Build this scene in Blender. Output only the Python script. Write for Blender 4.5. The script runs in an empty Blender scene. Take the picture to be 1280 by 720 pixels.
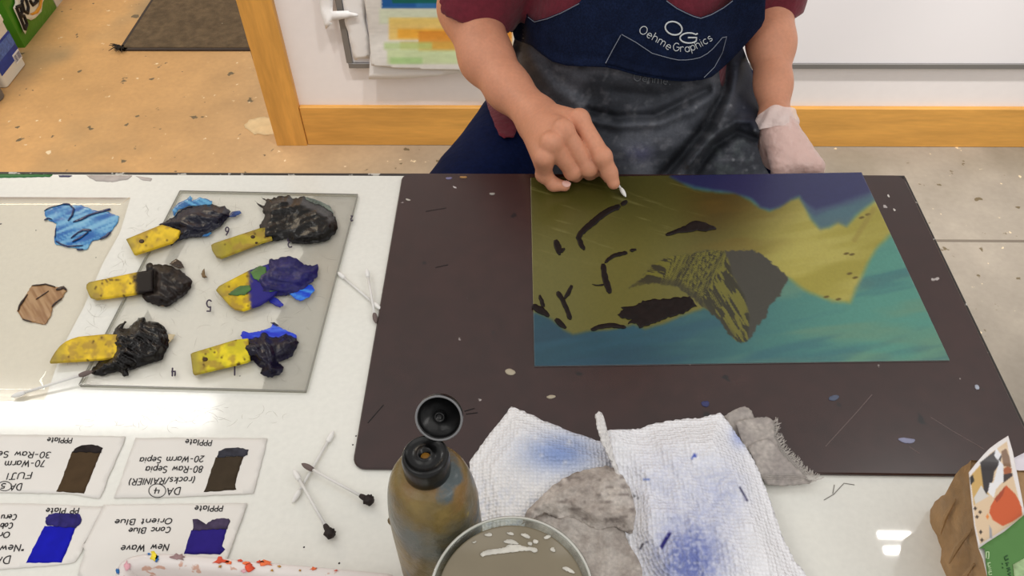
import bpy, math, random
import numpy as np
from mathutils import Vector, Matrix
from mathutils.geometry import delaunay_2d_cdt
random.seed(7); rng=np.random.RandomState(7)
SC=bpy.context.scene; COL=SC.collection
# ------------------------------------------------------------------ camera
FPX,PITCH,YAW,ROLL=998.2,.8334,-.0298,-.0151
T=.90; CAM=np.array([0,0,T+.635])
_f=np.array([math.sin(YAW)*math.cos(PITCH),math.cos(YAW)*math.cos(PITCH),-math.sin(PITCH)])
_r0=np.array([math.cos(YAW),-math.sin(YAW),0.]); _u0=np.cross(_r0,_f)
_r=math.cos(ROLL)*_r0+math.sin(ROLL)*_u0; _u=-math.sin(ROLL)*_r0+math.cos(ROLL)*_u0
def ray(u,v):
    u=np.asarray(u,float)[...,None]; v=np.asarray(v,float)[...,None]
    return _f*FPX+_r*(u-640)+_u*(360-v)
def P(u,v,z):                      # point of the photograph at world height z
    d=ray(u,v); t=(np.asarray(z,float)-CAM[2])/d[...,2]; return CAM+d*t[...,None]
def PY(u,v,y):
    d=ray(u,v); t=np.asarray(y,float)/d[...,1]; return CAM+d*t[...,None]
def PX(u,v,x):
    d=ray(u,v); t=np.asarray(x,float)/d[...,0]; return CAM+d*t[...,None]
cd=bpy.data.cameras.new('camera'); cam=bpy.data.objects.new('camera',cd); COL.objects.link(cam)
cd.sensor_width=36; cd.lens=FPX/1280*36; cd.clip_start=.02
m=Matrix.Identity(4)
for i in range(3): m[i][0]=_r[i]; m[i][1]=_u[i]; m[i][2]=-_f[i]; m[i][3]=CAM[i]
cam.matrix_world=m; SC.camera=cam
# ------------------------------------------------------------------ materials
def lin(c):
    c=np.asarray(c,float)/255.; return np.where(c<=.04045,c/12.92,((c+.055)/1.055)**2.4)
def M(name,col=None,rough=.5,spec=.35,coat=0,coat_r=.05,metal=0,noise=None,bump=None,attr=False,alpha=1,sss=0,sheen=0,stretch=None,speck=None,speck2=None):
    mt=bpy.data.materials.new(name); mt.use_nodes=True; nt=mt.node_tree; N=nt.nodes; L=nt.links
    b=N['Principled BSDF']; b.inputs['Roughness'].default_value=rough; b.inputs['Specular IOR Level'].default_value=spec
    b.inputs['Coat Weight'].default_value=coat; b.inputs['Coat Roughness'].default_value=coat_r; b.inputs['Metallic'].default_value=metal
    if sheen: b.inputs['Sheen Weight'].default_value=sheen
    if sss:
        b.inputs['Subsurface Weight'].default_value=sss; b.inputs['Subsurface Radius'].default_value=(.012,.004,.002); b.inputs['Subsurface Scale'].default_value=1
    tc=N.new('ShaderNodeTexCoord'); vec=tc.outputs['Object']
    if stretch:
        mp=N.new('ShaderNodeMapping'); mp.inputs['Scale'].default_value=stretch; L.new(vec,mp.inputs['Vector']); vec=mp.outputs['Vector']
    if attr:
        a=N.new('ShaderNodeAttribute'); a.attribute_name='Col'; out=a.outputs['Color']
    else:
        rgb=N.new('ShaderNodeRGB'); rgb.outputs[0].default_value=(*lin(col),1); out=rgb.outputs[0]
    if noise:
        for (sc,amt) in ([noise] if not isinstance(noise,list) else noise):
            nz=N.new('ShaderNodeTexNoise'); nz.inputs['Scale'].default_value=sc; nz.inputs['Detail'].default_value=6; L.new(vec,nz.inputs['Vector'])
            mr=N.new('ShaderNodeMapRange'); mr.inputs['From Min'].default_value=.3; mr.inputs['From Max'].default_value=.7
            mr.inputs['To Min'].default_value=1-amt; mr.inputs['To Max'].default_value=1+amt; L.new(nz.outputs['Fac'],mr.inputs['Value'])
            mx=N.new('ShaderNodeVectorMath'); mx.operation='SCALE'; L.new(out,mx.inputs[0]); L.new(mr.outputs[0],mx.inputs['Scale']); out=mx.outputs['Vector']
    for sp in (speck,speck2):
        if not sp: continue
        sc,lo,c=sp; nz=N.new('ShaderNodeTexNoise'); nz.inputs['Scale'].default_value=sc; nz.inputs['Detail'].default_value=3; L.new(vec,nz.inputs['Vector'])
        mr=N.new('ShaderNodeMapRange'); mr.inputs['From Min'].default_value=lo; mr.inputs['From Max'].default_value=lo+.025; L.new(nz.outputs['Fac'],mr.inputs['Value'])
        mx=N.new('ShaderNodeMix'); mx.data_type='RGBA'; L.new(mr.outputs[0],mx.inputs['Factor']); L.new(out,mx.inputs['A']); mx.inputs['B'].default_value=(*lin(c),1); out=mx.outputs['Result']
    L.new(out,b.inputs['Base Color'])
    if bump:
        kind,sc,st,dist=bump
        if kind=='noise': t=N.new('ShaderNodeTexNoise'); t.inputs['Detail'].default_value=5; h=t.outputs['Fac']
        elif kind=='weave':
            t=N.new('ShaderNodeTexWave'); t2=N.new('ShaderNodeTexWave'); t.bands_direction='X'; t2.bands_direction='Y'
            t2.inputs['Scale'].default_value=sc; t2.inputs['Distortion'].default_value=1.; t.inputs['Distortion'].default_value=1.
            L.new(vec,t2.inputs['Vector']); ad=N.new('ShaderNodeMath'); ad.operation='ADD'; L.new(t.outputs['Fac'],ad.inputs[0]); L.new(t2.outputs['Fac'],ad.inputs[1]); h=ad.outputs[0]
        else: t=N.new('ShaderNodeTexVoronoi'); t.inputs['Randomness'].default_value=.3; h=t.outputs['Distance']
        t.inputs['Scale'].default_value=sc; L.new(vec,t.inputs['Vector'])
        bp=N.new('ShaderNodeBump'); bp.inputs['Strength'].default_value=st; bp.inputs['Distance'].default_value=dist
        L.new(h,bp.inputs['Height']); L.new(bp.outputs['Normal'],b.inputs['Normal'])
    if alpha<1: b.inputs['Alpha'].default_value=alpha
    return mt
def Mclear(name,col,refl=.06,rough=.03,haze=0,hazecol=(230,228,220)):
    mt=bpy.data.materials.new(name); mt.use_nodes=True; nt=mt.node_tree; N=nt.nodes; L=nt.links; N.clear()
    o=N.new('ShaderNodeOutputMaterial'); tr=N.new('ShaderNodeBsdfTransparent'); tr.inputs[0].default_value=(*lin(col),1)
    g=N.new('ShaderNodeBsdfGlossy'); g.inputs['Roughness'].default_value=rough; fr=N.new('ShaderNodeFresnel'); fr.inputs['IOR'].default_value=1.48
    df=N.new('ShaderNodeBsdfDiffuse'); df.inputs[0].default_value=(*lin(hazecol),1); mh=N.new('ShaderNodeMixShader'); mh.inputs[0].default_value=haze
    L.new(tr.outputs[0],mh.inputs[1]); L.new(df.outputs[0],mh.inputs[2])
    ge=N.new('ShaderNodeNewGeometry'); sb=N.new('ShaderNodeMath'); sb.operation='SUBTRACT'; sb.inputs[0].default_value=1; L.new(ge.outputs['Backfacing'],sb.inputs[1]); ml=N.new('ShaderNodeMath'); ml.operation='MULTIPLY'; L.new(fr.outputs[0],ml.inputs[0]); L.new(sb.outputs[0],ml.inputs[1])
    mx=N.new('ShaderNodeMixShader'); L.new(ml.outputs[0],mx.inputs[0]); L.new(mh.outputs[0],mx.inputs[1]); L.new(g.outputs[0],mx.inputs[2]); L.new(mx.outputs[0],o.inputs[0])
    return mt
# ------------------------------------------------------------------ object helpers
OFF={}
def link(name,me,mats,parent=None,base=None,smooth=False):
    ob=bpy.data.objects.new(name,me); COL.objects.link(ob)
    for mt in (mats if isinstance(mats,(list,tuple)) else [mats]): me.materials.append(mt)
    n=len(me.vertices); co=np.zeros(n*3); me.vertices.foreach_get('co',co); co=co.reshape(-1,3)
    if parent is not None:
        off=OFF[parent.name]; ob.parent=parent; OFF[ob.name]=off
    else:
        if base is None: base=np.array([(co[:,0].min()+co[:,0].max())/2,(co[:,1].min()+co[:,1].max())/2,co[:,2].min()])
        off=np.asarray(base,float); ob.location=off; OFF[ob.name]=off
    me.vertices.foreach_set('co',(co-off).ravel()); me.update()
    if smooth: me.polygons.foreach_set('use_smooth',np.ones(len(me.polygons),bool))
    return ob
def mesh(name,V,F,mats,parent=None,base=None,smooth=False,mi=None,col=None):
    me=bpy.data.meshes.new(name); me.from_pydata([tuple(map(float,v)) for v in V],[],[tuple(map(int,f)) for f in F]); 
    if mi is not None: me.polygons.foreach_set('material_index',np.asarray(mi,np.int32))
    if col is not None:
        a=me.color_attributes.new('Col','FLOAT_COLOR','POINT'); c=np.ones((len(V),4)); c[:,:3]=lin(np.clip(col,0,255)); a.data.foreach_set('color',c.ravel().astype(np.float32))
    me.validate()
    return link(name,me,mats,parent,base,smooth)
def tag(o,label=None,cat=None,group=None,kind=None):
    if label: o['label']=label
    if cat: o['category']=cat
    if group: o['group']=group
    if kind: o['kind']=kind
    return o
def empty(name,loc,label,cat,group=None):
    o=bpy.data.objects.new(name,None); COL.objects.link(o); o.location=loc; OFF[o.name]=np.asarray(loc,float); o.empty_display_size=.02
    return tag(o,label,cat,group)
class G:                            # geometry accumulator
    def __init__(s): s.V=[]; s.F=[]
    def add(s,V,F):
        n=len(s.V); s.V+= [tuple(v) for v in V]; s.F+=[tuple(i+n for i in f) for f in F]; return s
    def hexa(s,b,t):                # bottom loop, top loop (ccw seen from above)
        n=len(b); V=list(b)+list(t); F=[tuple(range(n-1,-1,-1)),tuple(range(n,2*n))]+[(i,(i+1)%n,n+(i+1)%n,n+i) for i in range(n)]
        return s.add(V,F)
    def box(s,lo,hi):
        x0,y0,z0=lo; x1,y1,z1=hi
        q=[(x0,y0),(x1,y0),(x1,y1),(x0,y1)]
        return s.hexa([(x,y,z0) for x,y in q],[(x,y,z1) for x,y in q])
    def rbox(s,lo,hi,r,seg=5,e=.0):  # box with rounded vertical corners and a small top/bottom chamfer e
        x0,y0,z0=lo; x1,y1,z1=hi; loop=lambda ins:[(cx+(r-ins)*math.cos(a),cy+(r-ins)*math.sin(a)) for cx,cy,a0 in ((x1-r,y1-r,0),(x0+r,y1-r,90),(x0+r,y0+r,180),(x1-r,y0+r,270)) for a in [math.radians(a0+90*k/seg) for k in range(seg+1)]]
        rings=[(e,z0),(0,z0+e),(0,z1-e),(e,z1)] if e else [(0,z0),(0,z1)]
        V=[];F=[]; n=4*(seg+1)
        for ins,z in rings: V+=[(x,y,z) for x,y in loop(ins)]
        for k in range(len(rings)-1): F+=[(k*n+i,k*n+(i+1)%n,(k+1)*n+(i+1)%n,(k+1)*n+i) for i in range(n)]
        F+=[tuple(range(n-1,-1,-1)),tuple(range((len(rings)-1)*n,len(rings)*n))]
        return s.add(V,F)
    def tube(s,pts,rad,n=8,cap=True):
        pts=np.asarray(pts,float); k=len(pts); rad=np.broadcast_to(np.asarray(rad,float),(k,))
        d=np.gradient(pts,axis=0); d/=np.linalg.norm(d,axis=1)[:,None]+1e-12
        a=np.cross(d[0],[0,0,1.]); 
        if np.linalg.norm(a)<1e-3: a=np.cross(d[0],[1.,0,0])
        a/=np.linalg.norm(a); V=[]
        for i in range(k):
            a=a-d[i]*np.dot(a,d[i]); a/=np.linalg.norm(a)+1e-12; b=np.cross(d[i],a)
            for j in range(n):
                t=2*math.pi*j/n; V.append(pts[i]+rad[i]*(a*math.cos(t)+b*math.sin(t)))
        F=[(i*n+j,(i+1)*n+j,(i+1)*n+(j+1)%n,i*n+(j+1)%n) for i in range(k-1) for j in range(n)]
        if cap: F+=[tuple(range(n)),tuple(range((k-1)*n+n-1,(k-1)*n-1,-1))]
        return s.add(V,[f[::-1] for f in F])
    def lathe(s,prof,c,n=40,fn=None,cap=True):
        V=[];k=len(prof)
        for i,(r,z) in enumerate(prof):
            for j in range(n):
                t=2*math.pi*j/n; rr=r*(fn(t,z) if fn else 1); V.append((c[0]+rr*math.cos(t),c[1]+rr*math.sin(t),c[2]+z))
        F=[(i*n+j,i*n+(j+1)%n,(i+1)*n+(j+1)%n,(i+1)*n+j) for i in range(k-1) for j in range(n)]
        if cap: F+=[tuple(range(n-1,-1,-1)),tuple(range((k-1)*n,k*n))]
        return s.add(V,F)
    def obj(s,name,mat,parent=None,base=None,smooth=False): return mesh(name,s.V,s.F,mat,parent,base,smooth)
# ------------------------------------------------------------------ noise and polygons in numpy
def _h(i,j,s): 
    n=(i.astype(np.int64)*374761393+j.astype(np.int64)*668265263+s*974711)&0x7fffffff
    n=((n^(n>>13))*1274126177)&0x7fffffff; return ((n^(n>>16))&0xffff)/65535.
def vn(x,y,s=0):
    x=np.asarray(x,float);y=np.asarray(y,float);i=np.floor(x);j=np.floor(y);a=x-i;b=y-j;a=a*a*(3-2*a);b=b*b*(3-2*b)
    return (_h(i,j,s)*(1-a)+_h(i+1,j,s)*a)*(1-b)+(_h(i,j+1,s)*(1-a)+_h(i+1,j+1,s)*a)*b
def fbm(x,y,s=0,o=4): return sum(vn(x*2**k,y*2**k,s+k)*.5**k for k in range(o))/sum(.5**k for k in range(o))
def ss(a,b,x): t=np.clip((x-a)/(b-a),0,1); return t*t*(3-2*t)
def mix(a,b,t): return np.asarray(a,float)*(1-t[...,None])+np.asarray(b,float)*t[...,None]
def sdpoly(u,v,poly):               # signed distance, negative inside
    p=np.stack([u,v],-1); q=np.asarray(poly,float); d=np.full(u.shape,1e9); ins=np.zeros(u.shape,bool)
    for i in range(len(q)):
        a=q[i]; b=q[(i+1)%len(q)]; e=b-a; w=p-a; t=np.clip((w@e)/(e@e+1e-12),0,1); d=np.minimum(d,np.hypot(*(w-t[...,None]*e).T).T if False else np.linalg.norm(w-t[...,None]*e,axis=-1))
        c=((a[1]<=p[...,1])&(p[...,1]<b[1]))|((b[1]<=p[...,1])&(p[...,1]<a[1]))
        x=a[0]+(p[...,1]-a[1])/(b[1]-a[1]+1e-12)*e[0]; ins^=c&(p[...,0]<x)
    return np.where(ins,-d,d)
def sdline(u,v,line):
    p=np.stack([u,v],-1); q=np.asarray(line,float); d=np.full(u.shape,1e9)
    for i in range(len(q)-1):
        a=q[i];e=q[i+1]-a;w=p-a;t=np.clip((w@e)/(e@e+1e-12),0,1); d=np.minimum(d,np.linalg.norm(w-t[...,None]*e,axis=-1))
    return d
def dens(poly,step,jit=0,closed=True,s=1):
    q=np.asarray(poly,float); out=[]; r=np.random.RandomState(s)
    for i in range(len(q) if closed else len(q)-1):
        a=q[i];b=q[(i+1)%len(q)]; L=np.linalg.norm(b-a); k=max(1,int(round(L/step))); n=np.array([-(b-a)[1],(b-a)[0]])/(L+1e-9)
        for j in range(k):
            out.append(a+(b-a)*j/k+n*(r.uniform(-jit,jit) if jit and (j or True) else 0))
    if not closed: out.append(q[-1])
    return np.array(out)
def smoothpoly(poly,it=2):
    q=np.asarray(poly,float)
    for _ in range(it):
        n=np.roll(q,-1,0); q=np.stack([q*.75+n*.25,q*.25+n*.75],1).reshape(-1,2)
    return q
def triang(poly,step,jit=0,s=1):
    b=dens(poly,step,jit,True,s); lo=b.min(0);hi=b.max(0)
    gx,gy=np.meshgrid(np.arange(lo[0],hi[0],step),np.arange(lo[1],hi[1],step*.87)); gx=gx+((np.arange(gx.shape[0])%2)*step/2)[:,None]
    g=np.stack([gx.ravel(),gy.ravel()],-1); g=g[sdpoly(g[:,0],g[:,1],b)<-step*.45]
    pts=np.concatenate([b,g]); n=len(b)
    r=delaunay_2d_cdt([Vector(p) for p in pts],[],[list(range(n))],1,1e-5)
    return np.array([tuple(p) for p in r[0]]),[tuple(f) for f in r[2]]
def bound(F):
    E={}
    for f in F:
        for i in range(len(f)): E[(f[i],f[(i+1)%len(f)])]=1
    return [e for e in E if (e[1],e[0]) not in E]
def sheet(name,poly,top,bot,mats,parent=None,base=None,step=5,jit=0,col=None,s=1,smooth=True,side=None):
    """solid sheet over a polygon; top(u,v), bot(u,v) give world points of its two faces"""
    q,F=triang(poly,step,jit,s); u,v=q[:,0],q[:,1]; A=top(u,v); B=bot(u,v); n=len(q)
    # orient upward / towards the viewer
    f=F[0]; nn=np.cross(A[f[1]]-A[f[0]],A[f[2]]-A[f[0]])
    if np.dot(nn,CAM-A[f[0]])<0: F=[f[::-1] for f in F]
    FF=list(F)+[tuple(i+n for i in f[::-1]) for f in F]; k=len(FF)
    FF+=[(a,a+n,b+n,b) for a,b in bound(F)]
    mi=None
    if side is not None: mi=[0]*k+[1]*(len(FF)-k)
    c=None
    if col is not None: c=col(u,v); c=np.concatenate([c,c])
    ob=mesh(name,np.concatenate([A,B]),FF,mats,parent,base,False,mi,c)
    if smooth:
        me=ob.data; fl=np.zeros(len(me.polygons),bool); fl[:k]=True; me.polygons.foreach_set('use_smooth',fl)
    return ob
def flat(z,th):                     # a level sheet lying with its underside at z
    return (lambda u,v:P(u,v,np.full(u.shape,z+th))),(lambda u,v:P(u,v,np.full(u.shape,z+th))-np.array([0,0,th]))
# ------------------------------------------------------------------ stroke lettering
def arc(cx,cy,rx,ry,a0,a1,n=10): return [(cx+rx*math.cos(math.radians(a0+(a1-a0)*i/n)),cy+ry*math.sin(math.radians(a0+(a1-a0)*i/n))) for i in range(n+1)]
def bowl(cx,cy=.3,r=.26): return arc(cx,cy,r,.31,0,360,14)
FONT={' ':(.4,[]),
'A':(.7,[[(0,0),(.35,1),(.7,0)],[(.12,.35),(.58,.35)]]),'B':(.6,[[(0,0),(0,1)]+arc(.25,.76,.28,.24,90,-90)+arc(.28,.26,.32,.26,90,-90)+[(0,0)]]),
'C':(.65,[arc(.36,.5,.36,.5,50,310)]),'D':(.65,[[(0,0),(0,1)]+arc(.15,.5,.5,.5,90,-90)+[(0,0)]]),'E':(.5,[[(.5,1),(0,1),(0,0),(.5,0)],[(0,.5),(.4,.5)]]),
'F':(.5,[[(.55,1),(0,1),(0,0)],[(0,.5),(.4,.5)]]),'G':(.75,[arc(.38,.5,.38,.5,50,360)+[(.4,.5)]]),'I':(.15,[[(.07,0),(.07,1)]]),'J':(.55,[[(0,1),(.6,1)],[(.35,1),(.35,.2)]+arc(.17,.2,.18,.2,0,-150)]),
'N':(.6,[[(0,0),(0,1),(.6,0),(.6,1)]]),'O':(.8,[arc(.4,.5,.4,.5,90,450,20)]),'P':(.5,[[(0,0),(0,1)]+arc(.2,.74,.3,.26,90,-90)+[(0,.48)]]),'R':(.6,[[(0,0),(0,1)]+arc(.25,.75,.28,.25,90,-90)+[(0,.5)],[(.2,.5),(.6,0)]]),
'S':(.55,[arc(.28,.75,.26,.25,40,270)+arc(.28,.25,.27,.25,90,-150)]),'T':(.6,[[(0,1),(.6,1)],[(.3,1),(.3,0)]]),'U':(.6,[[(0,1),(0,.3)]+arc(.3,.3,.3,.3,180,360)+[(.6,1)]]),
'V':(.6,[[(0,1),(.3,0),(.6,1)]]),'W':(.9,[[(0,1),(.22,0),(.45,.8),(.68,0),(.9,1)]]),'Y':(.6,[[(0,1),(.3,.5),(.6,1)],[(.3,.5),(.3,0)]]),'M':(.8,[[(0,0),(.1,1),(.4,.3),(.7,1),(.8,0)]]),
'/':(.4,[[(0,-.1),(.4,1.05)]]),'(':(.25,[arc(.35,.45,.3,.62,120,240)]),')':(.25,[arc(-.1,.45,.3,.62,60,-60)]),'-':(.45,[[(.05,.42),(.4,.42)]]),'"':(.25,[[(.05,1),(.05,.75)],[(.2,1),(.2,.75)]]),'.':(.15,[[(.05,0),(.08,.05)]]),
'a':(.55,[bowl(.26),[(.52,.62),(.52,0)]]),'b':(.55,[[(0,1),(0,0)],bowl(.27)]),'c':(.48,[arc(.27,.31,.27,.31,50,310)]),'e':(.52,[[(.02,.33),(.52,.33)]+arc(.27,.31,.25,.31,0,310)]),
'h':(.5,[[(0,1),(0,0)],[(0,.35)]+arc(.25,.37,.24,.25,180,0)+[(.5,0)]]),'i':(.12,[[(.05,.62),(.05,0)],[(.05,.82),(.06,.88)]]),'k':(.45,[[(0,1),(0,0)],[(.4,.62),(0,.25),(.45,0)]]),'l':(.15,[[(.07,1),(.07,0)]]),
'm':(.8,[[(0,.62),(0,0)],[(0,.35)]+arc(.2,.4,.2,.22,180,0)+[(.4,0)],[(.4,.35)]+arc(.6,.4,.2,.22,180,0)+[(.8,0)]]),'n':(.5,[[(0,.62),(0,0)],[(0,.35)]+arc(.25,.37,.24,.25,180,0)+[(.5,0)]]),
'o':(.54,[bowl(.27)]),'p':(.54,[[(0,.62),(0,-.35)],bowl(.27)]),'r':(.38,[[(0,.62),(0,0)],[(0,.32)]+arc(.22,.37,.22,.25,180,50)]),'s':(.42,[arc(.22,.46,.18,.16,30,270)+arc(.22,.15,.19,.15,90,-150)]),
't':(.36,[[(.16,.95),(.16,.05),(.34,.02)],[(0,.62),(.34,.62)]]),'u':(.5,[[(0,.62),(0,.25)]+arc(.25,.25,.25,.25,180,360)+[(.5,.62)],[(.5,.3),(.5,0)]]),'v':(.45,[[(0,.62),(.22,0),(.45,.62)]]),'w':(.7,[[(0,.62),(.17,0),(.35,.5),(.53,0),(.7,.62)]]),
'0':(.55,[arc(.27,.5,.27,.5,90,450,16)]),'1':(.15,[[(.07,0),(.07,1)]]),'2':(.55,[arc(.27,.72,.27,.28,160,-30)+[(0,0),(.55,0)]]),'3':(.5,[arc(.22,.76,.25,.24,140,-90)+arc(.22,.26,.28,.26,90,-140)]),'4':(.6,[[(.05,.95),(0,.4),(.6,.45)],[(.45,1),(.42,0)]]),
'5':(.5,[[(.5,1),(.1,1),(.08,.6)]+arc(.22,.32,.28,.32,100,-140)]),'6':(.5,[[(.4,1),(.12,.6)]+arc(.26,.28,.25,.28,150,510,14)]),'7':(.5,[[(0,1),(.5,1),(.15,0)]]),'8':(.5,[arc(.25,.75,.2,.25,-90,270,12),arc(.25,.26,.25,.26,90,450,12)])}
def textpx(s,p0,p1,up):             # lettering from baseline start p0 to baseline end p1 (photograph coordinates), up = vector of the cap height
    p0=np.array(p0,float);p1=np.array(p1,float);up=np.array(up,float); W=sum(FONT[c][0] for c in s)+.22*(len(s)-1); ax=(p1-p0)/W; x=0; out=[]
    for c in s:
        w,st=FONT[c]
        for l in st: out.append([p0+ax*(x+a)+up*b for a,b in l])
        x+=w+.22
    return out
def textpath(s,path,h,asp=1.):      # upright lettering along a curved baseline
    q=np.asarray(path,float); seg=np.linalg.norm(np.diff(q,axis=0),axis=1); cum=np.r_[0,np.cumsum(seg)]; W=sum(FONT[c][0] for c in s)+.22*(len(s)-1); k=cum[-1]/W; x=0; out=[]
    for c in s:
        w,st=FONT[c]; a=(x+w/2)*k; o=np.array([np.interp(a,cum,q[:,0]),np.interp(a,cum,q[:,1])]); e=np.array([np.interp(a+3,cum,q[:,0])-np.interp(a-3,cum,q[:,0]),np.interp(a+3,cum,q[:,1])-np.interp(a-3,cum,q[:,1])]); e/=np.linalg.norm(e); up=np.array([e[1],-e[0]])
        for l in st: out.append([o+e*(px-w/2)*k+up*py*h for px,py in l])
        x+=w+.22
    return out
def strokes(name,lines,top,rad,mat,parent,n=5):
    g=G()
    for l in lines:
        l=dens(l,2.5,0,False) if len(l)>1 else np.array(l); pts=top(l[:,0],l[:,1]); 
        if len(pts)>=2: g.tube(pts,rad,n)
    return g.obj(name,mat,parent)
# ------------------------------------------------------------------ signed distance modelling (organic shapes)
def smin(a,b,k): h=np.clip(.5+.5*(b-a)/k,0,1); return b*(1-h)+a*h-k*h*(1-h)
def rc(p,a,b,ra,rb):
    a=np.asarray(a,float);b=np.asarray(b,float);e=b-a;h=np.clip(((p-a)@e)/(e@e),0,1); return np.linalg.norm(p-a-h[...,None]*e,axis=-1)-(ra+(rb-ra)*h)
def ell(p,c,r):
    q=(p-np.asarray(c,float)); r=np.asarray(r,float); k0=np.linalg.norm(q/r,axis=-1); k1=np.linalg.norm(q/(r*r),axis=-1)+1e-9; return k0*(k0-1)/k1
def chain(p,pts,rad,k=.01):
    d=None
    for i in range(len(pts)-1):
        e=rc(p,pts[i],pts[i+1],rad[i],rad[i+1]); d=e if d is None else smin(d,e,k)
    return d
def snets(f,lo,hi,h):
    ax=[np.arange(lo[i],hi[i]+h,h) for i in range(3)]; nx,ny,nz=map(len,ax); V=np.empty((nx,ny,nz),np.float32)
    YY,ZZ=np.meshgrid(ax[1],ax[2],indexing='ij'); B=max(1,int(400000/(ny*nz)))
    for i in range(0,nx,B):
        xs=ax[0][i:i+B]; p=np.empty((len(xs),ny,nz,3)); p[...,0]=xs[:,None,None]; p[...,1]=YY; p[...,2]=ZZ; V[i:i+B]=f(p)
    I=V<0; cs=[I[a:nx-1+a,b:ny-1+b,c:nz-1+c] for a in (0,1) for b in (0,1) for c in (0,1)]; cnt=sum(c.astype(np.int8) for c in cs); act=(cnt>0)&(cnt<8)
    idx=np.argwhere(act); ids=np.full(act.shape,-1,np.int64); ids[act]=np.arange(len(idx)); pos=np.zeros((len(idx),3)); num=np.zeros(len(idx)); i0,j0,k0=idx.T
    for a in (0,1):
        for b in (0,1):
            for d,(o0,o1) in enumerate([((0,a,b),(1,a,b)),((a,0,b),(a,1,b)),((a,b,0),(a,b,1))]):
                v0=V[i0+o0[0],j0+o0[1],k0+o0[2]];v1=V[i0+o1[0],j0+o1[1],k0+o1[2]]; c=(v0<0)!=(v1<0); t=np.where(c,v0/(v0-v1+1e-20),0)
                q=np.array(o0,float)[None]+t[:,None]*(np.array(o1,float)-np.array(o0,float)); pos+=np.where(c[:,None],q,0); num+=c
    pos=(idx+pos/num[:,None])*h+np.array([ax[0][0],ax[1][0],ax[2][0]]); Fs=[]
    for d in range(3):
        sl0=[slice(1,-1)]*3; sl1=[slice(1,-1)]*3; sl0[d]=slice(0,-1); sl1[d]=slice(1,None)
        A=I[tuple(sl0)];Bb=I[tuple(sl1)]; e=np.argwhere(A!=Bb); 
        if not len(e): continue
        off=np.ones(3,int); off[d]=0; e=e+off; b,c=(d+1)%3,(d+2)%3
        def cell(db,dc): q=e.copy(); q[:,b]-=db; q[:,c]-=dc; return ids[q[:,0],q[:,1],q[:,2]]
        Q=np.stack([cell(1,1),cell(0,1),cell(0,0),cell(1,0)],1); ins=I[e[:,0],e[:,1],e[:,2]]; Q[~ins]=Q[~ins][:,::-1]; Fs.append(Q[(Q>=0).all(1)])
    return pos,np.concatenate(Fs)
def march(f,u,v,t0=.5,it=90):
    d=ray(u,v); d/=np.linalg.norm(d,axis=-1)[...,None]; t=np.full(np.shape(u),t0)
    best=np.full(t.shape,1e9); bt=t.copy()
    for _ in range(it):
        e=f(CAM+d*t[...,None]); k=np.abs(e)<best; best=np.where(k,np.abs(e),best); bt=np.where(k,t,bt); t=t+np.clip(e,-.05,.08)*.85
    return CAM+d*bt[...,None],d          # where a ray misses: its nearest approach
def crop(ox,oy,s,pts): return [(ox+x*s,oy+y*s) for x,y in pts]
exec_parts=[]
# ================================================================== SETTING
WY=2.005
wood=M('pine_wood',(214,158,78),.45,noise=[(3,.14),(14,.06)],stretch=(1.2,9,9),speck=(2.2,.715,(120,70,28)))
woodv=M('pine_wood_upright',(214,158,78),.45,noise=[(3,.14),(14,.06)],stretch=(9,9,1.2),speck=(2.6,.70,(120,70,28)))
wallm=M('white_painted_wall',(240,235,234),.75,noise=[(2.2,.02),(40,.012)])
g=G(); V=[];
# concrete floor: grid mesh carrying the stain pattern, plus warm lamplight painted as tan towards the left
fx=np.linspace(-4.2,3.2,371); fy=np.linspace(-1.5,6.0,371); X,Y=np.meshgrid(fx,fy,indexing='ij'); n=len(fy)
base=mix((154,145,132),(200,156,102),ss(.2,-1.4,X)); base=base*(.9+.2*fbm(X*1.7,Y*1.7,3))[...,None]*(.95+.1*fbm(X*14,Y*14,5))[...,None]
base=mix(base,(120,112,92),.55*ss(.55,.78,fbm(X*2.1+9,Y*2.1,11)))
Fq=[(i*n+j,(i+1)*n+j,(i+1)*n+j+1,i*n+j+1) for i in range(len(fx)-1) for j in range(n-1)]
floor=mesh('floor',np.stack([X.ravel(),Y.ravel(),np.zeros(X.size)],-1),Fq,M('concrete',rough=.6,attr=True,noise=[(9,.05),(60,.05)],speck=(19,.672,(108,94,70)),speck2=(30,.69,(228,208,172))),col=base.reshape(-1,3),base=(0,0,0)); tag(floor,kind='structure')
# control joint in the slab on the right
g=G(); a=P(1185,301,0.); b=P(1279,303,0.); g.box((a[0]-.2,a[1]-.004,-.002),(3.2,a[1]+.004,.0012)); tag(g.obj('trim_1',M('joint',(120,110,98),.8)),kind='structure')
XL=-.779
g=G(); g.box((XL+.002,WY,0),(3.2,WY+.11,2.6)); tag(g.obj('wall_back',wallm),kind='structure')
g=G(); g.box((-4.2,6.0,0),(3.2,6.1,2.6)); tag(g.obj('wall_far',wallm),kind='structure')
g=G(); g.box((-4.3,-1.5,0),(-4.2,6.0,2.6)); tag(g.obj('wall_left',wallm),kind='structure')
g=G(); g.rbox((XL-.006,WY-.02,0),(XL+.09,WY+.125,2.6),.003,2,.001); tag(g.obj('trim_2',woodv),kind='structure')
g=G(); g.rbox((XL+.091,WY-.016,0),(3.2,WY,.139),.003,2,.002); tag(g.obj('baseboard_back',wood),kind='structure')
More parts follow.
